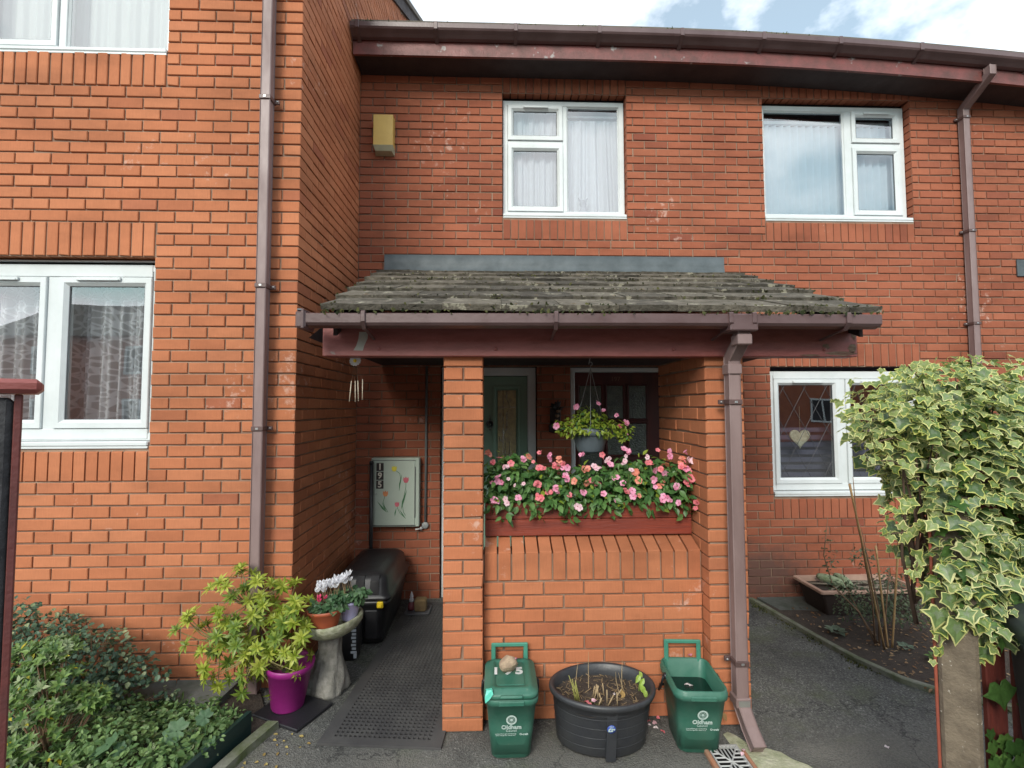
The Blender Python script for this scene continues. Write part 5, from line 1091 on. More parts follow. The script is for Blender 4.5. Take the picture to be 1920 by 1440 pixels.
GC = pm('pale grate plastic', (.42, .42, .41), .5, (.30, .30, .29), 9)
t = thing('drain_grate', (1.14, 2.39, 0), 'square pale drain grate edged with terracotta below the open bin', 'drain grate')
x0, x1, y0, y1 = 1.060, 1.215, 2.25, 2.475
m = M(); m.box(x0-.004, x1+.004, y0, y1+.004, .001, .004); m.build('gully', pm('gully black', (.006, .006, .006), .9), t)
m = M(); zt = .022; cx_, cy_ = (x0+x1)/2, (y0+y1)/2
for a, c, q0, q1 in ((x0, x1, y0, y0+.008), (x0, x1, y1-.008, y1), (x0, x0+.008, y0+.008, y1-.008), (x1-.008, x1, y0+.008, y1-.008)): m.box(a, c, q0, q1, .006, zt)
def bar(p, q): 
    p = Vector((p[0], p[1], zt-.004)); q = Vector((q[0], q[1], zt-.004)); m.tube([p, q], .0042, 4)
bar((x0, y0), (x1, y1)); bar((x0, y1), (x1, y0))
for f in np.linspace(.14, .86, 7):
    h = abs(f-.5); xx = x0+(x1-x0)*f; yy = y0+(y1-y0)*f
    for e, g_ in ((y0, cy_-(y1-y0)*h-.0), (y1, cy_+(y1-y0)*h)): 
        if abs(e-g_) > .012: bar((xx, e), (xx, g_))
    for e, g_ in ((x0, cx_-(x1-x0)*h), (x1, cx_+(x1-x0)*h)):
        if abs(e-g_) > .012: bar((e, yy), (g_, yy))
m.build('grate', GC, t)
m = M(); KT = pm('terracotta edging', (.36, .14, .07), .9, (.28, .18, .12), 12); m.box(x0-.026, x0-.004, y0, y1+.01, 0, .030, 0, .006); m.build('edging', KT, t); m = M(); m.box(x1+.004, x1+.022, y0, y1-.04, 0, .028, 0, .006); m.build('edging', KT, t)
m = M(); pts = [(1.235, 2.25), (1.225, 2.40), (1.20, 2.50), (1.195, 2.585), (1.225, 2.60), (1.25, 2.50), (1.32, 2.50), (1.37, 2.47), (1.42, 2.44), (1.46, 2.38), (1.52, 2.33), (1.50, 2.27), (1.58, 2.22), (1.5, 2.1), (1.24, 2.1)]
CEM = pm('cream cement', (.42, .41, .30), .95, (.24, .26, .15), 14, 1, .8, 50); n = len(pts); cc = (1.36, 2.33)
inn = [(cc[0]+(x-cc[0])*.82, cc[1]+(y-cc[1])*.82) for x, y in pts]
m.add([(x+rnd(-.006, .006), y+rnd(-.006, .006), .001) for x, y in pts]+[(x, y, .013+rnd(0, .004)) for x, y in inn]+[(cc[0], cc[1], .018)], [(i, (i+1) % n, n+(i+1) % n, n+i) for i in range(n)]+[(n+i, n+(i+1) % n, 2*n) for i in range(n)], 0, False)
m.build('cement_patch', CEM, kind='structure')

# ================================================================ RIGHT: BED, TROUGH, ROSE
m = M(); edge = [(2.36, 4.30), (2.38, 4.05), (2.42, 3.65), (2.47, 3.30), (2.56, 3.03), (2.69, 2.87), (2.95, 2.70), (3.4, 2.55)]
nE = len(edge); vs = []
for i, (x, y) in enumerate(edge):
    for q in range(9): u = q/8; xx = x+.03+(5.2-x)*u; yy = y+(4.43-y)*u*.0+((2.5-y)*u if i == nE-1 else 0); vs.append((xx, yy, gz(xx, yy)+.018+rnd(-.006, .014)))
m.add(vs, [(i*9+q, (i+1)*9+q, (i+1)*9+q+1, i*9+q+1) for i in range(nE-1) for q in range(8)], 0, True); m.build('soil_bed', SOIL, kind='structure', local=True)
m = M(); pts = [(2.34, 4.42)]+edge; 
rings = []
for i, (x, y) in enumerate(pts):
    a, c = pts[max(0, i-1)], pts[min(len(pts)-1, i+1)]; d = Vector((c[0]-a[0], c[1]-a[1])).normalized(); nx_, ny_ = -d.y, d.x; h = gz(x, y)
    rings.append([(x+nx_*o, y+ny_*o, h+z) for o, z in ((-.022, .0), (-.022, .030), (-.016, .034), (.016, .034), (.022, .030), (.022, 0))])
m.loft(rings, 0, False); m.build('path_edging', KERB, kind='structure', local=True)
m = M(); zz_ = gz(2.6, 4.25)+.006; m.add([(2.40, 4.425, zz_), (2.85, 4.425, zz_), (2.80, 4.10, zz_), (2.46, 4.07, zz_), (2.40, 4.425, zz_+.022), (2.85, 4.425, zz_+.022), (2.80, 4.10, zz_+.022), (2.46, 4.07, zz_+.022)], [(4, 5, 6, 7), (0, 1, 5, 4), (1, 2, 6, 5), (2, 3, 7, 6), (3, 0, 4, 7)]); m.build('paving_slab', SLATE, kind='structure')
m = M(); Ts = []
for _ in range(1500):
    i = random.randrange(len(pts)-1); u = rnd(0, 1); x = pts[i][0]+(pts[i+1][0]-pts[i][0])*u; y = pts[i][1]+(pts[i+1][1]-pts[i][1])*u; 
    if math.sin(x*31+y*23) < rnd(-.8, 1): continue
    o = abs(random.gauss(0, .035)); Ts.append(rotT((rnd(-1, 1), rnd(-1, 1), .8), (0, -1, 1), (x-o-.0, y-o*.6, gz(x, y)+rnd(0, .008)), rnd(.006, .014)))
m.stamp(tf.tmpl(), Ts); m.build('path_moss', MOSS, kind='stuff')
m = M()
for _ in range(900):
    x = rnd(2.5, 4.2); y = rnd(2.8, 4.2)
    if x < 2.45+.2*abs(3.6-y)**1.5: continue
    s_ = rnd(.006, .036); m.stamp(random.choice(OV), [rotT((rnd(-1, 1), rnd(-1, 1), rnd(-.1, .3)), (rnd(-.4, .4), rnd(-.6, .2), 1), (x, y, gz(x, y)+.03), s_)])
m.build('leaf_litter', leafmat('dead leaf', (.20, .10, .04), (.34, .24, .14), .8, .1), kind='stuff')
t = thing('trough_planter', (3.05, 4.16, -.04), 'brown rectangular trough with a tan rim against the rear wall', 'planter')
m = M(); z0_ = -.045; k = 4; m.loft([rrect(2.78, 3.50, 4.02, 4.30, .02, z0_, k), rrect(2.72, 3.55, 3.985, 4.33, .02, .165, k), rrect(2.70, 3.57, 3.965, 4.35, .02, .168, k)], 0, False, True, False); m.build('trough', pm('dark brown trough', (.035, .022, .018), .6), t)
m = M(); m.loft([rrect(2.70, 3.57, 3.965, 4.35, .02, .168, k), rrect(2.692, 3.578, 3.957, 4.358, .02, .176, k), rrect(2.692, 3.578, 3.957, 4.358, .02, .194, k), rrect(2.70, 3.57, 3.965, 4.35, .02, .199, k), rrect(2.722, 3.548, 3.987, 4.328, .012, .197, k), rrect(2.728, 3.542, 3.993, 4.322, .01, .15, k)], 0, False, False, False); m.build('rim', pm('tan faded rim', (.42, .28, .21), .7, (.33, .20, .15), 8), t)
m = M(); m.box(2.73, 3.54, 3.995, 4.32, .13, .155); m.build('compost', SOIL, t)
for k in range(14):
    m = M(); x = rnd(2.76, 3.2); m.tube([(x-.08, rnd(4.0, 4.3), .17+rnd(0, .02)), (x+.22, rnd(4.0, 4.3), .185+rnd(0, .02))], rnd(.004, .008), 6); m.build('laid_cane', pm('grey old cane', (.19, .16, .12), .9, island=.3), t)
for k, (x, a) in enumerate(((2.93, 20), (3.03, -8))):
    m = M(); c_, s_ = math.cos(R(a)), math.sin(R(a)); rings = []
    for q in range(9):
        u = q/8; rr_ = .042*math.sin(math.pi*(.12+.80*u))**.5; rings.append([(x+s_*(u-.5)*.24+rr_*math.cos(b_)*c_*(1+.05*math.sin(q*3+b_*4)), 4.17-c_*(u-.5)*.24, .212+rr_*math.sin(b_)) for b_ in [2*math.pi*i/14 for i in range(14)]])
    m.loft(rings, 0, True, True, True); m.build('mossy_stone', pm('pale green mossy stone', (.30, .36, .24), .95, (.18, .25, .13), 30, 1, .9, 80), None, ('pale green mossy long stone on the trough, the left one', 'pale green mossy long stone on the trough, the right one of the pair')[k], 'stone', 'mossy stones on the trough')
ROSE = leafmat('grey green rose leaf', (.075, .11, .06), (.17, .22, .12), .5)
t = thing('rose_bush', (2.82, 3.49, -.02), 'thin leggy rose bush with grey green leaves in the right bed', 'rose bush')
m = M(); st = pm('brown rose stem', (.20, .12, .07), .8); B0 = (2.80, 3.49, -.02)
for pts_ in ([(2.76, 3.49, -.02), (2.72, 3.45, .30), (2.60, 3.35, .62), (2.47, 3.25, 1.0), (2.42, 3.2, 1.25)], [(2.79, 3.49, -.02), (2.78, 3.47, .25), (2.68, 3.42, .60), (2.62, 3.40, .85)], [(2.81, 3.48, -.02), (2.84, 3.47, .3), (2.90, 3.5, .55)], [(2.77, 3.49, -.02), (2.66, 3.5, .22), (2.50, 3.55, .40), (2.44, 3.55, .62), (2.48, 3.55, .9)], [(2.80, 3.5, -.02), (2.70, 3.56, .2), (2.60, 3.6, .45)]): m.tube(pts_, [.007]+[.005]*(len(pts_)-2)+[.002], 6)
m.build('stems', st, t)
m = M(); foliage(m, [(2.80, 3.62, .28, .22, .14, .12), (3.02, 3.60, .22, .16, .14, .14), (2.62, 3.60, .38, .12, .08, .09), (2.47, 3.52, .62, .05, .05, .22), (2.70, 3.5, .62, .10, .06, .10), (2.95, 3.55, .42, .14, .08, .10), (3.2, 3.6, .2, .14, .12, .14), (3.0, 3.7, .16, .22, .12, .12), (2.80, 3.75, .14, .16, .10, .09)], 1500, OV, .016, .032, .6, .5, (.2, 1), .3); m.build('leaves', ROSE, t)
CANE = pm('bamboo cane', (.40, .26, .12), .6, (.30, .18, .08), 20)
for lb, a, c in (('bamboo cane leaning left out of the rose bush, longest of three', (2.79, 3.44, -.02), (2.26, 3.02, 1.23)), ('upright bamboo cane in the right bed, nearest the ivy', (2.86, 3.46, -.02), (2.90, 3.40, .86)), ('bamboo cane standing between the rose stems', (2.83, 3.46, -.02), (2.80, 3.5, .70))):
    m = M(); a, c = Vector(a), Vector(c); L_ = (c-a).length; P_ = []; rs_ = []
    for q in range(13): P_.append(a+(c-a)*q/12); rs_.append(.0062 if q % 3 else .0078)
    m.tube(P_, rs_, 8); m.build('bamboo_cane', CANE, None, lb, 'cane', 'bamboo canes in the right bed')
def rosette(x, y, s_, n, mat_, label, tm=RND):
    m = M()
    for k in range(n): a = 2*math.pi*k/n+rnd(-.3, .3); e = rnd(.15, .6); m.stamp(tm[k % 2], [rotT((math.cos(a), math.sin(a), e), (-math.cos(a)*e, -math.sin(a)*e, 1), (x+.25*s_*math.cos(a), y+.25*s_*math.sin(a), gz(x, y)+.03), s_*rnd(.8, 1.1))])
    m.build('low_plant', mat_, None, label, 'plant')
SAGE = leafmat('sage leaf', (.14, .20, .14), (.24, .31, .22), .6)
rosette(2.62, 3.70, .07, 9, SAGE, 'small grey green rosette plant by the path edging')
rosette(3.0, 3.22, .075, 8, leafmat('plain green leaf', (.08, .17, .05), (.16, .28, .08), .5), 'small green leafy plant at the front corner of the right bed, by the post')
rosette(2.93, 3.42, .05, 6, SAGE, 'tiny sage coloured seedling plant between the canes and the post')

# ================================================================ RIGHT FOREGROUND: FENCE, IVY, BIN
t = thing('garden_fence', (2.2, 1.72, 0), 'dark red board fence hanging between the concrete post and the frame edge', 'fence')
RB = pm('red fence paint', (.17, .035, .025), .6, (.10, .022, .018), 9, 1, .3, 50, stretch=(4, 1, .6))
for k in range(12):
    x = 1.700+k*.092+(.012 if k else 0); m = M(); m.box(x, x+.072, 1.655, 1.675, .06, 1.50+rnd(-.01, .01), 0, .003); m.build('board', RB, t)
for z in (.35, 1.25): m = M(); m.box(1.66, 2.85, 1.676, 1.72, z, z+.07, 0, .004); m.build('rail', RB, t)
t = thing('concrete_post', (1.505, 1.63, 0), 'speckled concrete post with a red painted edge under the variegated ivy', 'post', None, R(-42))
m = M(); m.box(0, .104, 0, .10, -.02, 1.42, 0, .010); m.build('post', CONC, t, local=True); m = M(); m.box(-.0105, -.0015, .004, .06, .0, 1.38, 0, .002); m.build('edge_board', pm('orange red paint', (.30, .07, .035), .55, (.18, .045, .03), 8, 1, .3, 60), t, local=True)
t = thing('ivy', (1.7, 1.7, .1), 'large mound of cream edged variegated ivy over the right hand fence post', 'ivy')
IVG = leafmat('ivy dark green', (.095, .165, .055), (.22, .31, .12), .38, .25, .35); IVC = leafmat('ivy cream edge', (.54, .56, .16), (.70, .68, .34), .45, .3, .2); IVS = leafmat('ivy sage blotch', (.14, .20, .11), (.24, .30, .17), .4, .25, .3)
IVP = [leafmat('plain ivy', (.06, .14, .035), (.13, .25, .06), .4, .3, .35)]
BR_ = pm('ivy stem', (.09, .055, .035), .9)
iv = [ivy_t(v) for v in range(6)]
body = [(1.58, 1.74, 1.60, .29, .22, .20), (1.75, 1.76, 1.56, .33, .26, .27), (1.66, 1.73, 1.33, .27, .20, .26), (1.62, 1.69, 1.10, .15, .13, .20), (2.02, 1.80, 1.50, .40, .30, .33), (1.39, 1.66, 1.66, .11, .12, .09), (1.48, 1.70, 1.42, .10, .12, .12), (1.95, 1.72, 1.2, .3, .14, .3), (1.50, 1.60, 1.16, .10, .07, .13), (1.62, 1.60, 1.18, .16, .08, .16), (1.60, 1.58, 1.00, .07, .05, .09), (1.60, 1.60, 1.35, .2, .1, .15), (1.62, 1.70, 1.70, .26, .18, .17)]
body = [(b_[0]+.068,)+tuple(b_[1:]) for b_ in body]+[(1.565, 1.575, 1.34, .12, .05, .22), (1.56, 1.57, 1.22, .09, .05, .14), (1.58, 1.57, 1.10, .09, .05, .12)]
m = M(); foliage(m, body, 2500, iv, .034, .078, .55, .75, (.74, 1.05), .75, (-.1, -.40, .15)); l1 = m.build('variegated_leaves', [IVG, IVC, IVS], t)
IVY2 = [leafmat('ivy young green', (.17, .26, .07), (.32, .40, .14), .4, .35, .25), leafmat('ivy yellow edge', (.62, .62, .15), (.78, .76, .36), .45, .35, .15), leafmat('ivy pale blotch', (.24, .32, .13), (.36, .42, .20), .4, .35, .2)]
m = M(); foliage(m, [(1.56, 1.70, 1.71, .30, .20, .16), (1.40, 1.66, 1.68, .15, .12, .11), (1.80, 1.74, 1.76, .35, .22, .15)], 650, iv, .028, .050, .7, .6, (.85, 1.08), .5, (-.1, -.4, .2)); foliage(m, body, 650, iv, .030, .062, .6, .7, (.9, 1.10), .6, (-.1, -.45, .2)); m.build('young_leaves', IVY2, t)
m = M(); foliage(m, [tuple(b_[:3])+tuple(q*.8 for q in b_[3:]) for b_ in body], 700, [ivy_t(9)], .05, .08, .4, .7, (.5, .95), .8); m.build('inner_leaves', [IVP[0], IVP[0], IVP[0]], t)
m = M()
for _ in range(46):
    b_ = random.choice(body); p0 = Vector((1.6+rnd(-.1, .15), 1.72, rnd(.9, 1.4))); d = Vector(rng.normal(size=3)).normalized(); p1 = Vector((b_[0]+d.x*b_[3]*.85, b_[1]+d.y*b_[4]*.85, b_[2]+d.z*b_[5]*.85)); m.tube([p0, (p0+p1)/2+Vector((rnd(-.04, .04), rnd(-.04, .04), rnd(-.04, .04))), p1], [.008, .005, .002], 6)
sprigs = []
for a_, c_ in (((1.40, 1.62, 1.72), (1.235, 1.58, 1.70)), ((1.42, 1.62, 1.60), (1.24, 1.56, 1.60)), ((1.43, 1.62, 1.50), (1.22, 1.57, 1.545)), ((1.42, 1.62, 1.40), (1.26, 1.55, 1.365)), ((1.45, 1.64, 1.30), (1.28, 1.58, 1.30)), ((1.55, 1.68, 1.78), (1.44, 1.62, 1.86)), ((1.70, 1.68, 1.80), (1.66, 1.62, 1.89)), ((1.46, 1.64, 1.22), (1.36, 1.58, 1.16)), ((1.5, 1.62, 1.0), (1.44, 1.58, .90)), ((1.60, 1.62, 1.0), (1.60, 1.60, .86))):
    a_, c_ = Vector(a_), Vector(c_); mid = (a_+c_)/2+Vector((0, -.02, rnd(-.02, .03))); m.tube([a_, mid, c_], [.003, .0025, .0015], 5); sprigs.append((a_, mid, c_))
m.build('stems', BR_, t)
m = M()
for a_, mid, c_ in sprigs:
    for k in range(9):
        u = k/8; p = (a_*(1-u)+mid*u) if u < .5 else (mid*(1-u)+c_*u); p = a_*(1-u)**2+mid*2*u*(1-u)+c_*u*u; m.stamp(iv[k % 6], [rotT((rnd(-1, .6), rnd(-.6, .2), rnd(-1, .6)), (rnd(-.5, .3), -1, rnd(.1, .9)), tuple(p+Vector((rnd(-.01, .01), rnd(-.02, 0), rnd(-.02, .02)))), .060-.030*u)])
m.build('sprig_leaves', IVY2, t)
# big hanging leaves over the post and ivy climbing the fence below
m = M()
for (px, py, Yd, s_, tip) in ((1795, 1175, 1.56, .095, (-.1, -.1, -1)), (1835, 1165, 1.55, .07, (.1, -.1, -1)), (1850, 1220, 1.57, .075, (.5, -.1, -1)), (1760, 1150, 1.58, .08, (-.3, -.1, -1)), (1780, 1120, 1.56, .07, (.2, -.1, -1)), (1845, 1200, 1.60, .07, (.7, 0, -1)), (1815, 1130, 1.57, .075, (0, 0, -1)), (1740, 1110, 1.60, .06, (-.4, 0, -1)), (1872, 1170, 1.60, .065, (.4, 0, -1))):
    m.stamp(iv[random.randrange(6)], [rotT(tip, (rnd(-.2, .2), -1, .35), unp(px, py, Yd), s_*1.25)])
m.build('hanging_leaves', [IVG, IVC, IVS], t)
m = M()
for (px, py, Yd, s_) in ((1877, 1295, 1.60, .10), (1862, 1400, 1.62, .06), (1875, 1425, 1.62, .06), (1905, 1400, 1.61, .075), (1865, 1432, 1.60, .055), (1900, 1435, 1.6, .07), (1858, 1375, 1.63, .05), (1890, 1420, 1.62, .05), (1915, 1425, 1.6, .06)):
    m.stamp(ivy_t(20+px % 5), [rotT((rnd(-.5, .5), -.1, -1), (rnd(-.3, .3), -1, .4), unp(px, py, Yd), s_*1.2)])
for _ in range(40): m.stamp(ivy_t(30), [rotT((rnd(-.6, .6), -.1, -1), (rnd(-.4, .4), -1, .4), (rnd(1.72, 2.2), 1.63, rnd(.3, .75)), rnd(.04, .08))])
m.build('plain_leaves', [IVP[0]]*3, t)
t = thing('wheelie_bin', (1.90, 1.30, 0), 'dark grey wheelie bin with sloping lid at the right edge, in front of the ivy', 'wheelie bin', None, R(-22))
WB = pm('grey green bin plastic', (.045, .058, .058), .5, (.07, .08, .075), 7, 1, .05)
m = M(); m.loft([rrect(-.21, .21, -.24, .24, .04, .05), rrect(-.25, .25, -.30, .30, .05, .93), rrect(-.275, .275, -.33, .33, .05, .935), rrect(-.275, .275, -.33, .33, .05, .985)], 0, True); m.build('body', WB, t, local=True)
m = M(); m.loft([rrect(-.29, .29, -.35, .35, .05, .975), rrect(-.292, .292, -.352, .352, .05, 1.02), rrect(-.27, .27, -.33, .33, .06, 1.05), rrect(-.20, .20, -.24, .24, .08, 1.085), rrect(-.1, .1, -.12, .12, .06, 1.09)], 0, True); m.build('lid', WB, t, local=True)
for sx in (-1, 1): m = M(); m.lathe([(0, -.03), (.09, -.03), (.10, -.02), (.10, .02), (.09, .03), (0, .03)], (0, 0, 0), 24, T=Matrix.Translation((sx*.20, .27, .10)) @ Matrix.Rotation(R(90), 4, 'Y')); m.build('wheel', BLACK, t, local=True)

# ================================================================ LEFT FOREGROUND: POST, BED, SHRUBS
t = thing('gate_post', (-1.143, 1.2, 0), 'blackened concrete gate post with red cap and red side board at the left edge', 'post', None, R(41))
m = M(); m.box(-.160, -.0150, .0, .12, -.02, 1.752, 0, .012); m.build('post', CONCD, t, local=True); m = M(); m.box(-.0140, -.0, .003, .04, 0, 1.760, 0, .002); m.build('side_board', pm('dark red stain', (.13, .032, .028), .6, (.08, .022, .02), 8, 1, .3, 60), t, local=True)
m = M(); m.box(-.30, .034, -.022, .14, 1.762, 1.797, 0, .010); m.build('cap', REDP, t, local=True)
m = M(); bedp = [(-3.6, 1.9), (-1.42, 1.9), (-1.30, 2.35), (-1.22, 2.72), (-1.45, 3.08), (-3.6, 3.08)]; m.add([(x, y, .012) for x, y in bedp]+[(x*.995, y, 0) for x, y in bedp], [tuple(range(6))]+[(i, (i+1) % 6, 6+(i+1) % 6, 6+i) for i in range(6)]); m.build('flower_bed', SOIL, kind='structure')
t = thing('bed_edging', (-1.32, 2.4, 0), 'dark green board edging along the left planting bed', 'edging')
m = M(); m.loft([[(x, y, z) for x, y, z in ((a-.012, c, 0), (a+.012, c, 0), (a+.012, c, .13), (a-.012, c, .13))] for a, c in ((-1.47, 1.9), (-1.39, 2.25), (-1.335, 2.50), (-1.30, 2.66))], 0, False); m.build('board', pm('dark green edging', (.012, .035, .032), .4), t)
m = M(); m.loft([[(a-.03, c, .0), (a+.03, c, 0), (a+.026, c, .038), (a-.03, c, .042)] for a, c in ((-1.39, 1.9), (-1.32, 2.30), (-1.265, 2.52), (-1.20, 2.72))], 0, False); m.build('kerb', KERB, t)
for k, (pts_, lb) in enumerate((([(-2.35, 3.08), (-1.95, 3.085), (-1.86, 2.93), (-2.20, 2.90)], 'grey stone slab leaning against the left wall, the left one'), ([(-1.945, 3.085), (-1.56, 3.08), (-1.60, 2.86), (-1.85, 2.90)], 'mossy grey slab at the wall foot beside the yellow green azalea'))):
    m = M(); z_ = .05; n = 4; m.add([(x, y, z_+.10*(y-2.9)) for x, y in pts_]+[(x, y, .0) for x, y in pts_], [(0, 1, 2, 3)]+[(i, (i+1) % 4, 4+(i+1) % 4, 4+i) for i in range(4)]); m.build('stone_slab', SLATE, None, lb, 'slab')
BG = leafmat('blue green leaf', (.050, .105, .065), (.15, .24, .145), .45, .25); BGC = leafmat('pale margin leaf', (.20, .27, .13), (.36, .42, .22), .45, .3); MG_ = leafmat('mid green small leaf', (.05, .10, .04), (.15, .24, .08), .45, .3); YF = leafmat('yellowed leaf', (.55, .45, .03), (.70, .62, .06), .5, .4)
t = thing('wall_shrub', (-2.45, 2.9, 0), 'dense blue green round leaved shrub against the left wall', 'shrub')
bl = [(-2.55, 2.84, .38, .24, .18, .20), (-2.30, 2.86, .30, .22, .16, .16), (-2.10, 2.86, .24, .16, .12, .11), (-2.65, 2.82, .55, .10, .08, .12), (-2.60, 2.7, .20, .25, .15, .2), (-1.92, 2.86, .22, .07, .05, .04), (-1.86, 2.86, .10, .05, .05, .05), (-2.3, 2.8, .14, .26, .16, .14), (-2.9, 2.8, .4, .25, .2, .25), (-2.22, 2.87, .46, .10, .06, .03), (-2.42, 2.86, .50, .10, .07, .06)]
m = M(); foliage(m, bl, 4600, RND+OV[:1], .020, .034, .5, .7, (.45, 1.05), .2); m.build('leaves', BG, t)
m = M(); foliage(m, bl, 700, RND, .020, .032, .8, .6, (.9, 1.1), .1); m.build('pale_leaves', BGC, t)
m = M()
for b_ in bl:
    for _ in range(5): d = Vector(rng.normal(size=3)).normalized(); m.tube([(-2.4, 2.86, .02), (b_[0]*.7-2.4*.3, 2.86, b_[2]*.6), (b_[0]+d.x*b_[3]*.9, b_[1]+d.y*b_[4]*.9, b_[2]+d.z*b_[5]*.9)], [.008, .005, .0015], 5)
m.build('stems', st, t)
t = thing('variegated_shrub', (-2.05, 2.35, 0), 'lighter green pointed leaved shrub with yellow leaves beside the left gate post', 'shrub')
bl = [(-2.14, 2.45, .38, .17, .15, .12), (-2.22, 2.38, .20, .18, .16, .16), (-2.05, 2.3, .10, .16, .16, .12), (-2.33, 2.5, .42, .14, .12, .14), (-2.0, 2.5, .30, .08, .06, .05), (-2.18, 2.50, .54, .10, .08, .04)]
m = M(); m2 = M(); m3 = M(); m4 = M()
for _ in range(620):
    b_ = random.choice(bl); d = rng.normal(size=3); d /= np.linalg.norm(d); p = np.array(b_[:3])+d*rng.uniform(.6, 1.05)*np.array(b_[3:])
    if p[2] < .03: continue
    ax = Vector((d[0]*.6, d[1]*.6-.3, .8)).normalized(); ph = rnd(0, 6); nl = random.choice((6, 7, 8)); tgt = m if random.random() < .86 else m2
    for k in range(nl):
        a = 2*math.pi*k/nl+ph; s_ = ax.orthogonal().normalized(); s2 = ax.cross(s_); rd = s_*math.cos(a)+s2*math.sin(a); tl = rnd(.7, 1.2); dd_ = rd*math.sin(tl)+ax*math.cos(tl); (m3 if (tgt is not m3 and random.random() < .016) else tgt).stamp(OVN[k % 2], [rotT(tuple(dd_), tuple(ax), tuple(p), rnd(.026, .044))])
    if _ % 14 == 0: m4.tube([(-2.12, 2.45, .0), (p[0]*.5-1.06+rnd(-.04, .04), p[1]*.5+1.22, p[2]*.6), tuple(p)], [.006, .004, .002], 5)
m.build('leaves', leafmat('fresh green leaf', (.065, .14, .035), (.20, .31, .08), .42, .3), t); m2.build('pale_leaves', BGC, t); m3.build('yellow_leaves', YF, t); m4.build('stems', st, t)
m = M(); foliage(m, [(x, y, .06, .20, .16, .08) for x in np.arange(-2.9, -1.45, .22) for y in (2.15, 2.4, 2.62) if x < -1.40-(.2 if y < 2.3 else 0)], 5200, RND+OV, .016, .034, .9, .4, (.2, 1.05), .1, cond=lambda p: p[0] < -1.36-.35*(2.65-p[1])*.4 and not (p[1] > 2.72)); m.build('ground_cover_leaves', MG_, kind='stuff')
m = M(); foliage(m, [(x, y, .09, .18, .14, .06) for x in np.arange(-2.3, -1.45, .2) for y in (2.2, 2.45, 2.6)]+[(-1.42, 2.5, .09, .08, .10, .06), (-1.36, 2.58, .07, .04, .08, .05)], 900, OV, .016, .03, .9, .4, (.5, 1.1), .1, cond=lambda p: p[0] < -1.33); m.build('pale_ground_cover_leaves', BGC, kind='stuff')
m = M(); foliage(m, [(-1.62, 2.72, .07, .14, .12, .08), (-1.50, 2.62, .08, .12, .12, .09), (-1.85, 2.70, .07, .16, .12, .07), (-2.05, 2.75, .08, .14, .12, .08), (-1.42, 2.72, .05, .08, .08, .06), (-1.40, 2.45, .13, .07, .12, .05), (-1.60, 2.35, .14, .2, .14, .06), (-1.9, 2.45, .16, .2, .14, .07)], 2400, RND+OV, .018, .036, .9, .4, (.3, 1.05), .1, cond=lambda p: p[0] < -1.27); m.build('bright_ground_cover_leaves', leafmat('bright small leaf', (.07, .15, .045), (.22, .34, .12), .45, .3), kind='stuff')
m = M(); foliage(m, [(-1.95, 2.85, .03, .30, .14, .03), (-1.75, 2.76, .02, .2, .08, .02)], 1500, [leaf_t(.12, 4, .1, .1)], .02, .045, .2, .2, (0, 1), -1); m.build('grass', leafmat('moss grass', (.05, .12, .02), (.12, .22, .04), .6), kind='stuff')
GER = leafmat('geranium leaf', (.06, .13, .06), (.13, .23, .11), .5, .3)
def gleaf(v):
    rr = random.Random(v); n = 28; V = [(0, 0, -.06)]
    for i in range(n): a = 2*math.pi*i/n; r_ = .5*(1+.12*math.cos(7*a))*(1-.75*math.exp(-((a-4.71)/.22)**2)); V.append((r_*math.cos(a), r_*math.sin(a), .05*math.cos(7*a)+rr.uniform(-.01, .01)))
    return (np.array(V), [(0, 1+i, 1+(i+1) % n) for i in range(n)], [0]*n, True)
for lb, cells in (('broad lobed leaves of the geranium beside the green edging', ((330, 1370, .085), (352, 1392, .07), (312, 1400, .06), (345, 1425, .075), (295, 1425, .07), (390, 1395, .06), (383, 1345, .06))), ('small broad leaved plant in the middle of the left bed', ((200, 1395, .08), (183, 1412, .06), (222, 1405, .05)))):
    m = M()
    for (px, py, s_) in cells:
        p = unp(px, py, 2.42 if px > 250 else 2.33); m.stamp(gleaf(px), [rotT((rnd(-1, 1), rnd(-.5, .5), .1), (rnd(-.3, .3), -.6, .8), p, s_*1.2)]); m.tube([tuple(p), (p[0], p[1]+.04, .01)], .002, 5)
    m.build('geranium', GER, None, lb, 'plant')
m = M()
for _ in range(26):
    x, y = rnd(-1.28, -.95), rnd(2.42, 2.70); m.stamp(OV[0], [rotT((rnd(-1, 1), rnd(-1, 1), .1), (0, -.3, 1), (x, y, .006), rnd(.012, .03))])
m.build('fallen_leaves', leafmat('tan fallen leaf', (.30, .20, .06), (.42, .34, .12), .7, .1), kind='stuff')
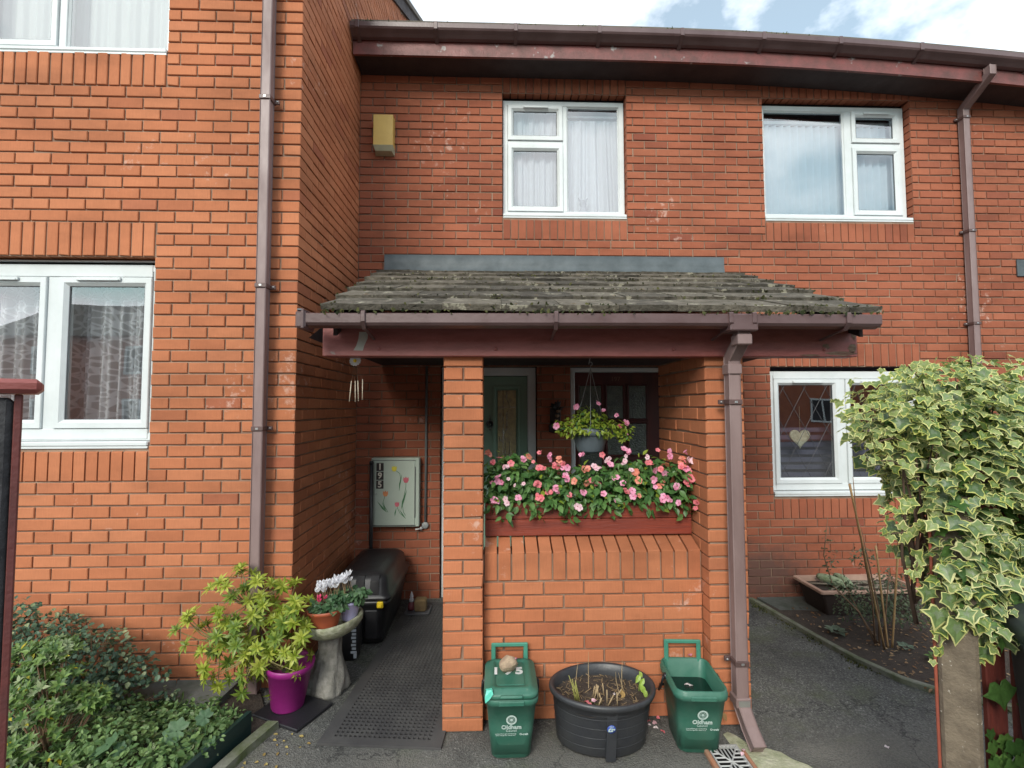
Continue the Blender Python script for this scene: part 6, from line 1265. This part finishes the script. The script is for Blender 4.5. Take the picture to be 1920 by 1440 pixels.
# string of tiny blooms on the drain leaf etc.
m = M(); m.stamp(OV[0], [rotT((-.3, -.2, 1), (-.4, -1, .3), (1.19, 2.60, .10), .07), rotT((.3, -.2, -.6), (.2, -1, .5), (1.20, 2.59, .11), .05)]); m.build('dead_leaf', pm('curled brown leaf', (.26, .15, .06), .8), None, 'curled brown leaf at the foot of the brown downpipe', 'leaf')

# ================================================================ ACROSS THE STREET (seen only as reflections in the window panes)
opp = thing('house_opposite', (0, -15, 0), 'red brick row across the road, seen reflected in the window panes', 'house')
OB = pm('far red brick', (.36, .12, .06), .9, (.28, .09, .05), 3)
m = M(); m.box(-22, 30, -15.2, -15, 0, 5.0); m.build('wall', OB, opp)
m = M(); m.add([(-22, -14.7, 4.9), (30, -14.7, 4.9), (30, -18.5, 7.0), (-22, -18.5, 7.0)], [(0, 1, 2, 3)]); m.build('roof', TILE2, opp)
for x in range(-20, 29, 4):
    for z in (.9, 3.2):
        m = M(); m.box(x, x+1.5, -14.99, -14.93, z, z+1.25); w_ = m.build('window', WHITE, opp); m = M(); m.box(x+.1, x+.7, -14.925, -14.92, z+.1, z+1.15); m.box(x+.8, x+1.4, -14.925, -14.92, z+.1, z+1.15); m.build('pane', DARK, w_)
for x in (-2, 4, 10): m = M(); m.box(x, x+.95, -14.99, -14.92, 0, 2.1); m.build('door', WHITE, opp)
t = thing('bare_tree', (9, -11, 0), 'bare spreading tree across the road, seen reflected in the upstairs window', 'tree')
m = M(); rt = random.Random(4)
def branch(p, d, r_, L_, dep):
    q = p+d*L_*.5+Vector((rt.uniform(-.05, .05), rt.uniform(-.05, .05), 0))*L_; e = p+d*L_; m.tube([p, q, e], [r_, r_*.85, r_*.7], 5 if dep < 3 else 3)
    if dep >= 6: return
    for k in range(3 if dep < 5 else 2):
        n_d = (d+Vector((rt.uniform(-.75, .75), rt.uniform(-.75, .75), rt.uniform(-.25, .45)))).normalized(); branch(e if k else q, n_d, r_*.62, L_*.74, dep+1)
branch(Vector((9, -11, 0)), Vector((0, 0, 1)), .16, 2.1, 0); m.build('trunk', pm('bark', (.16, .13, .07), .9), t)
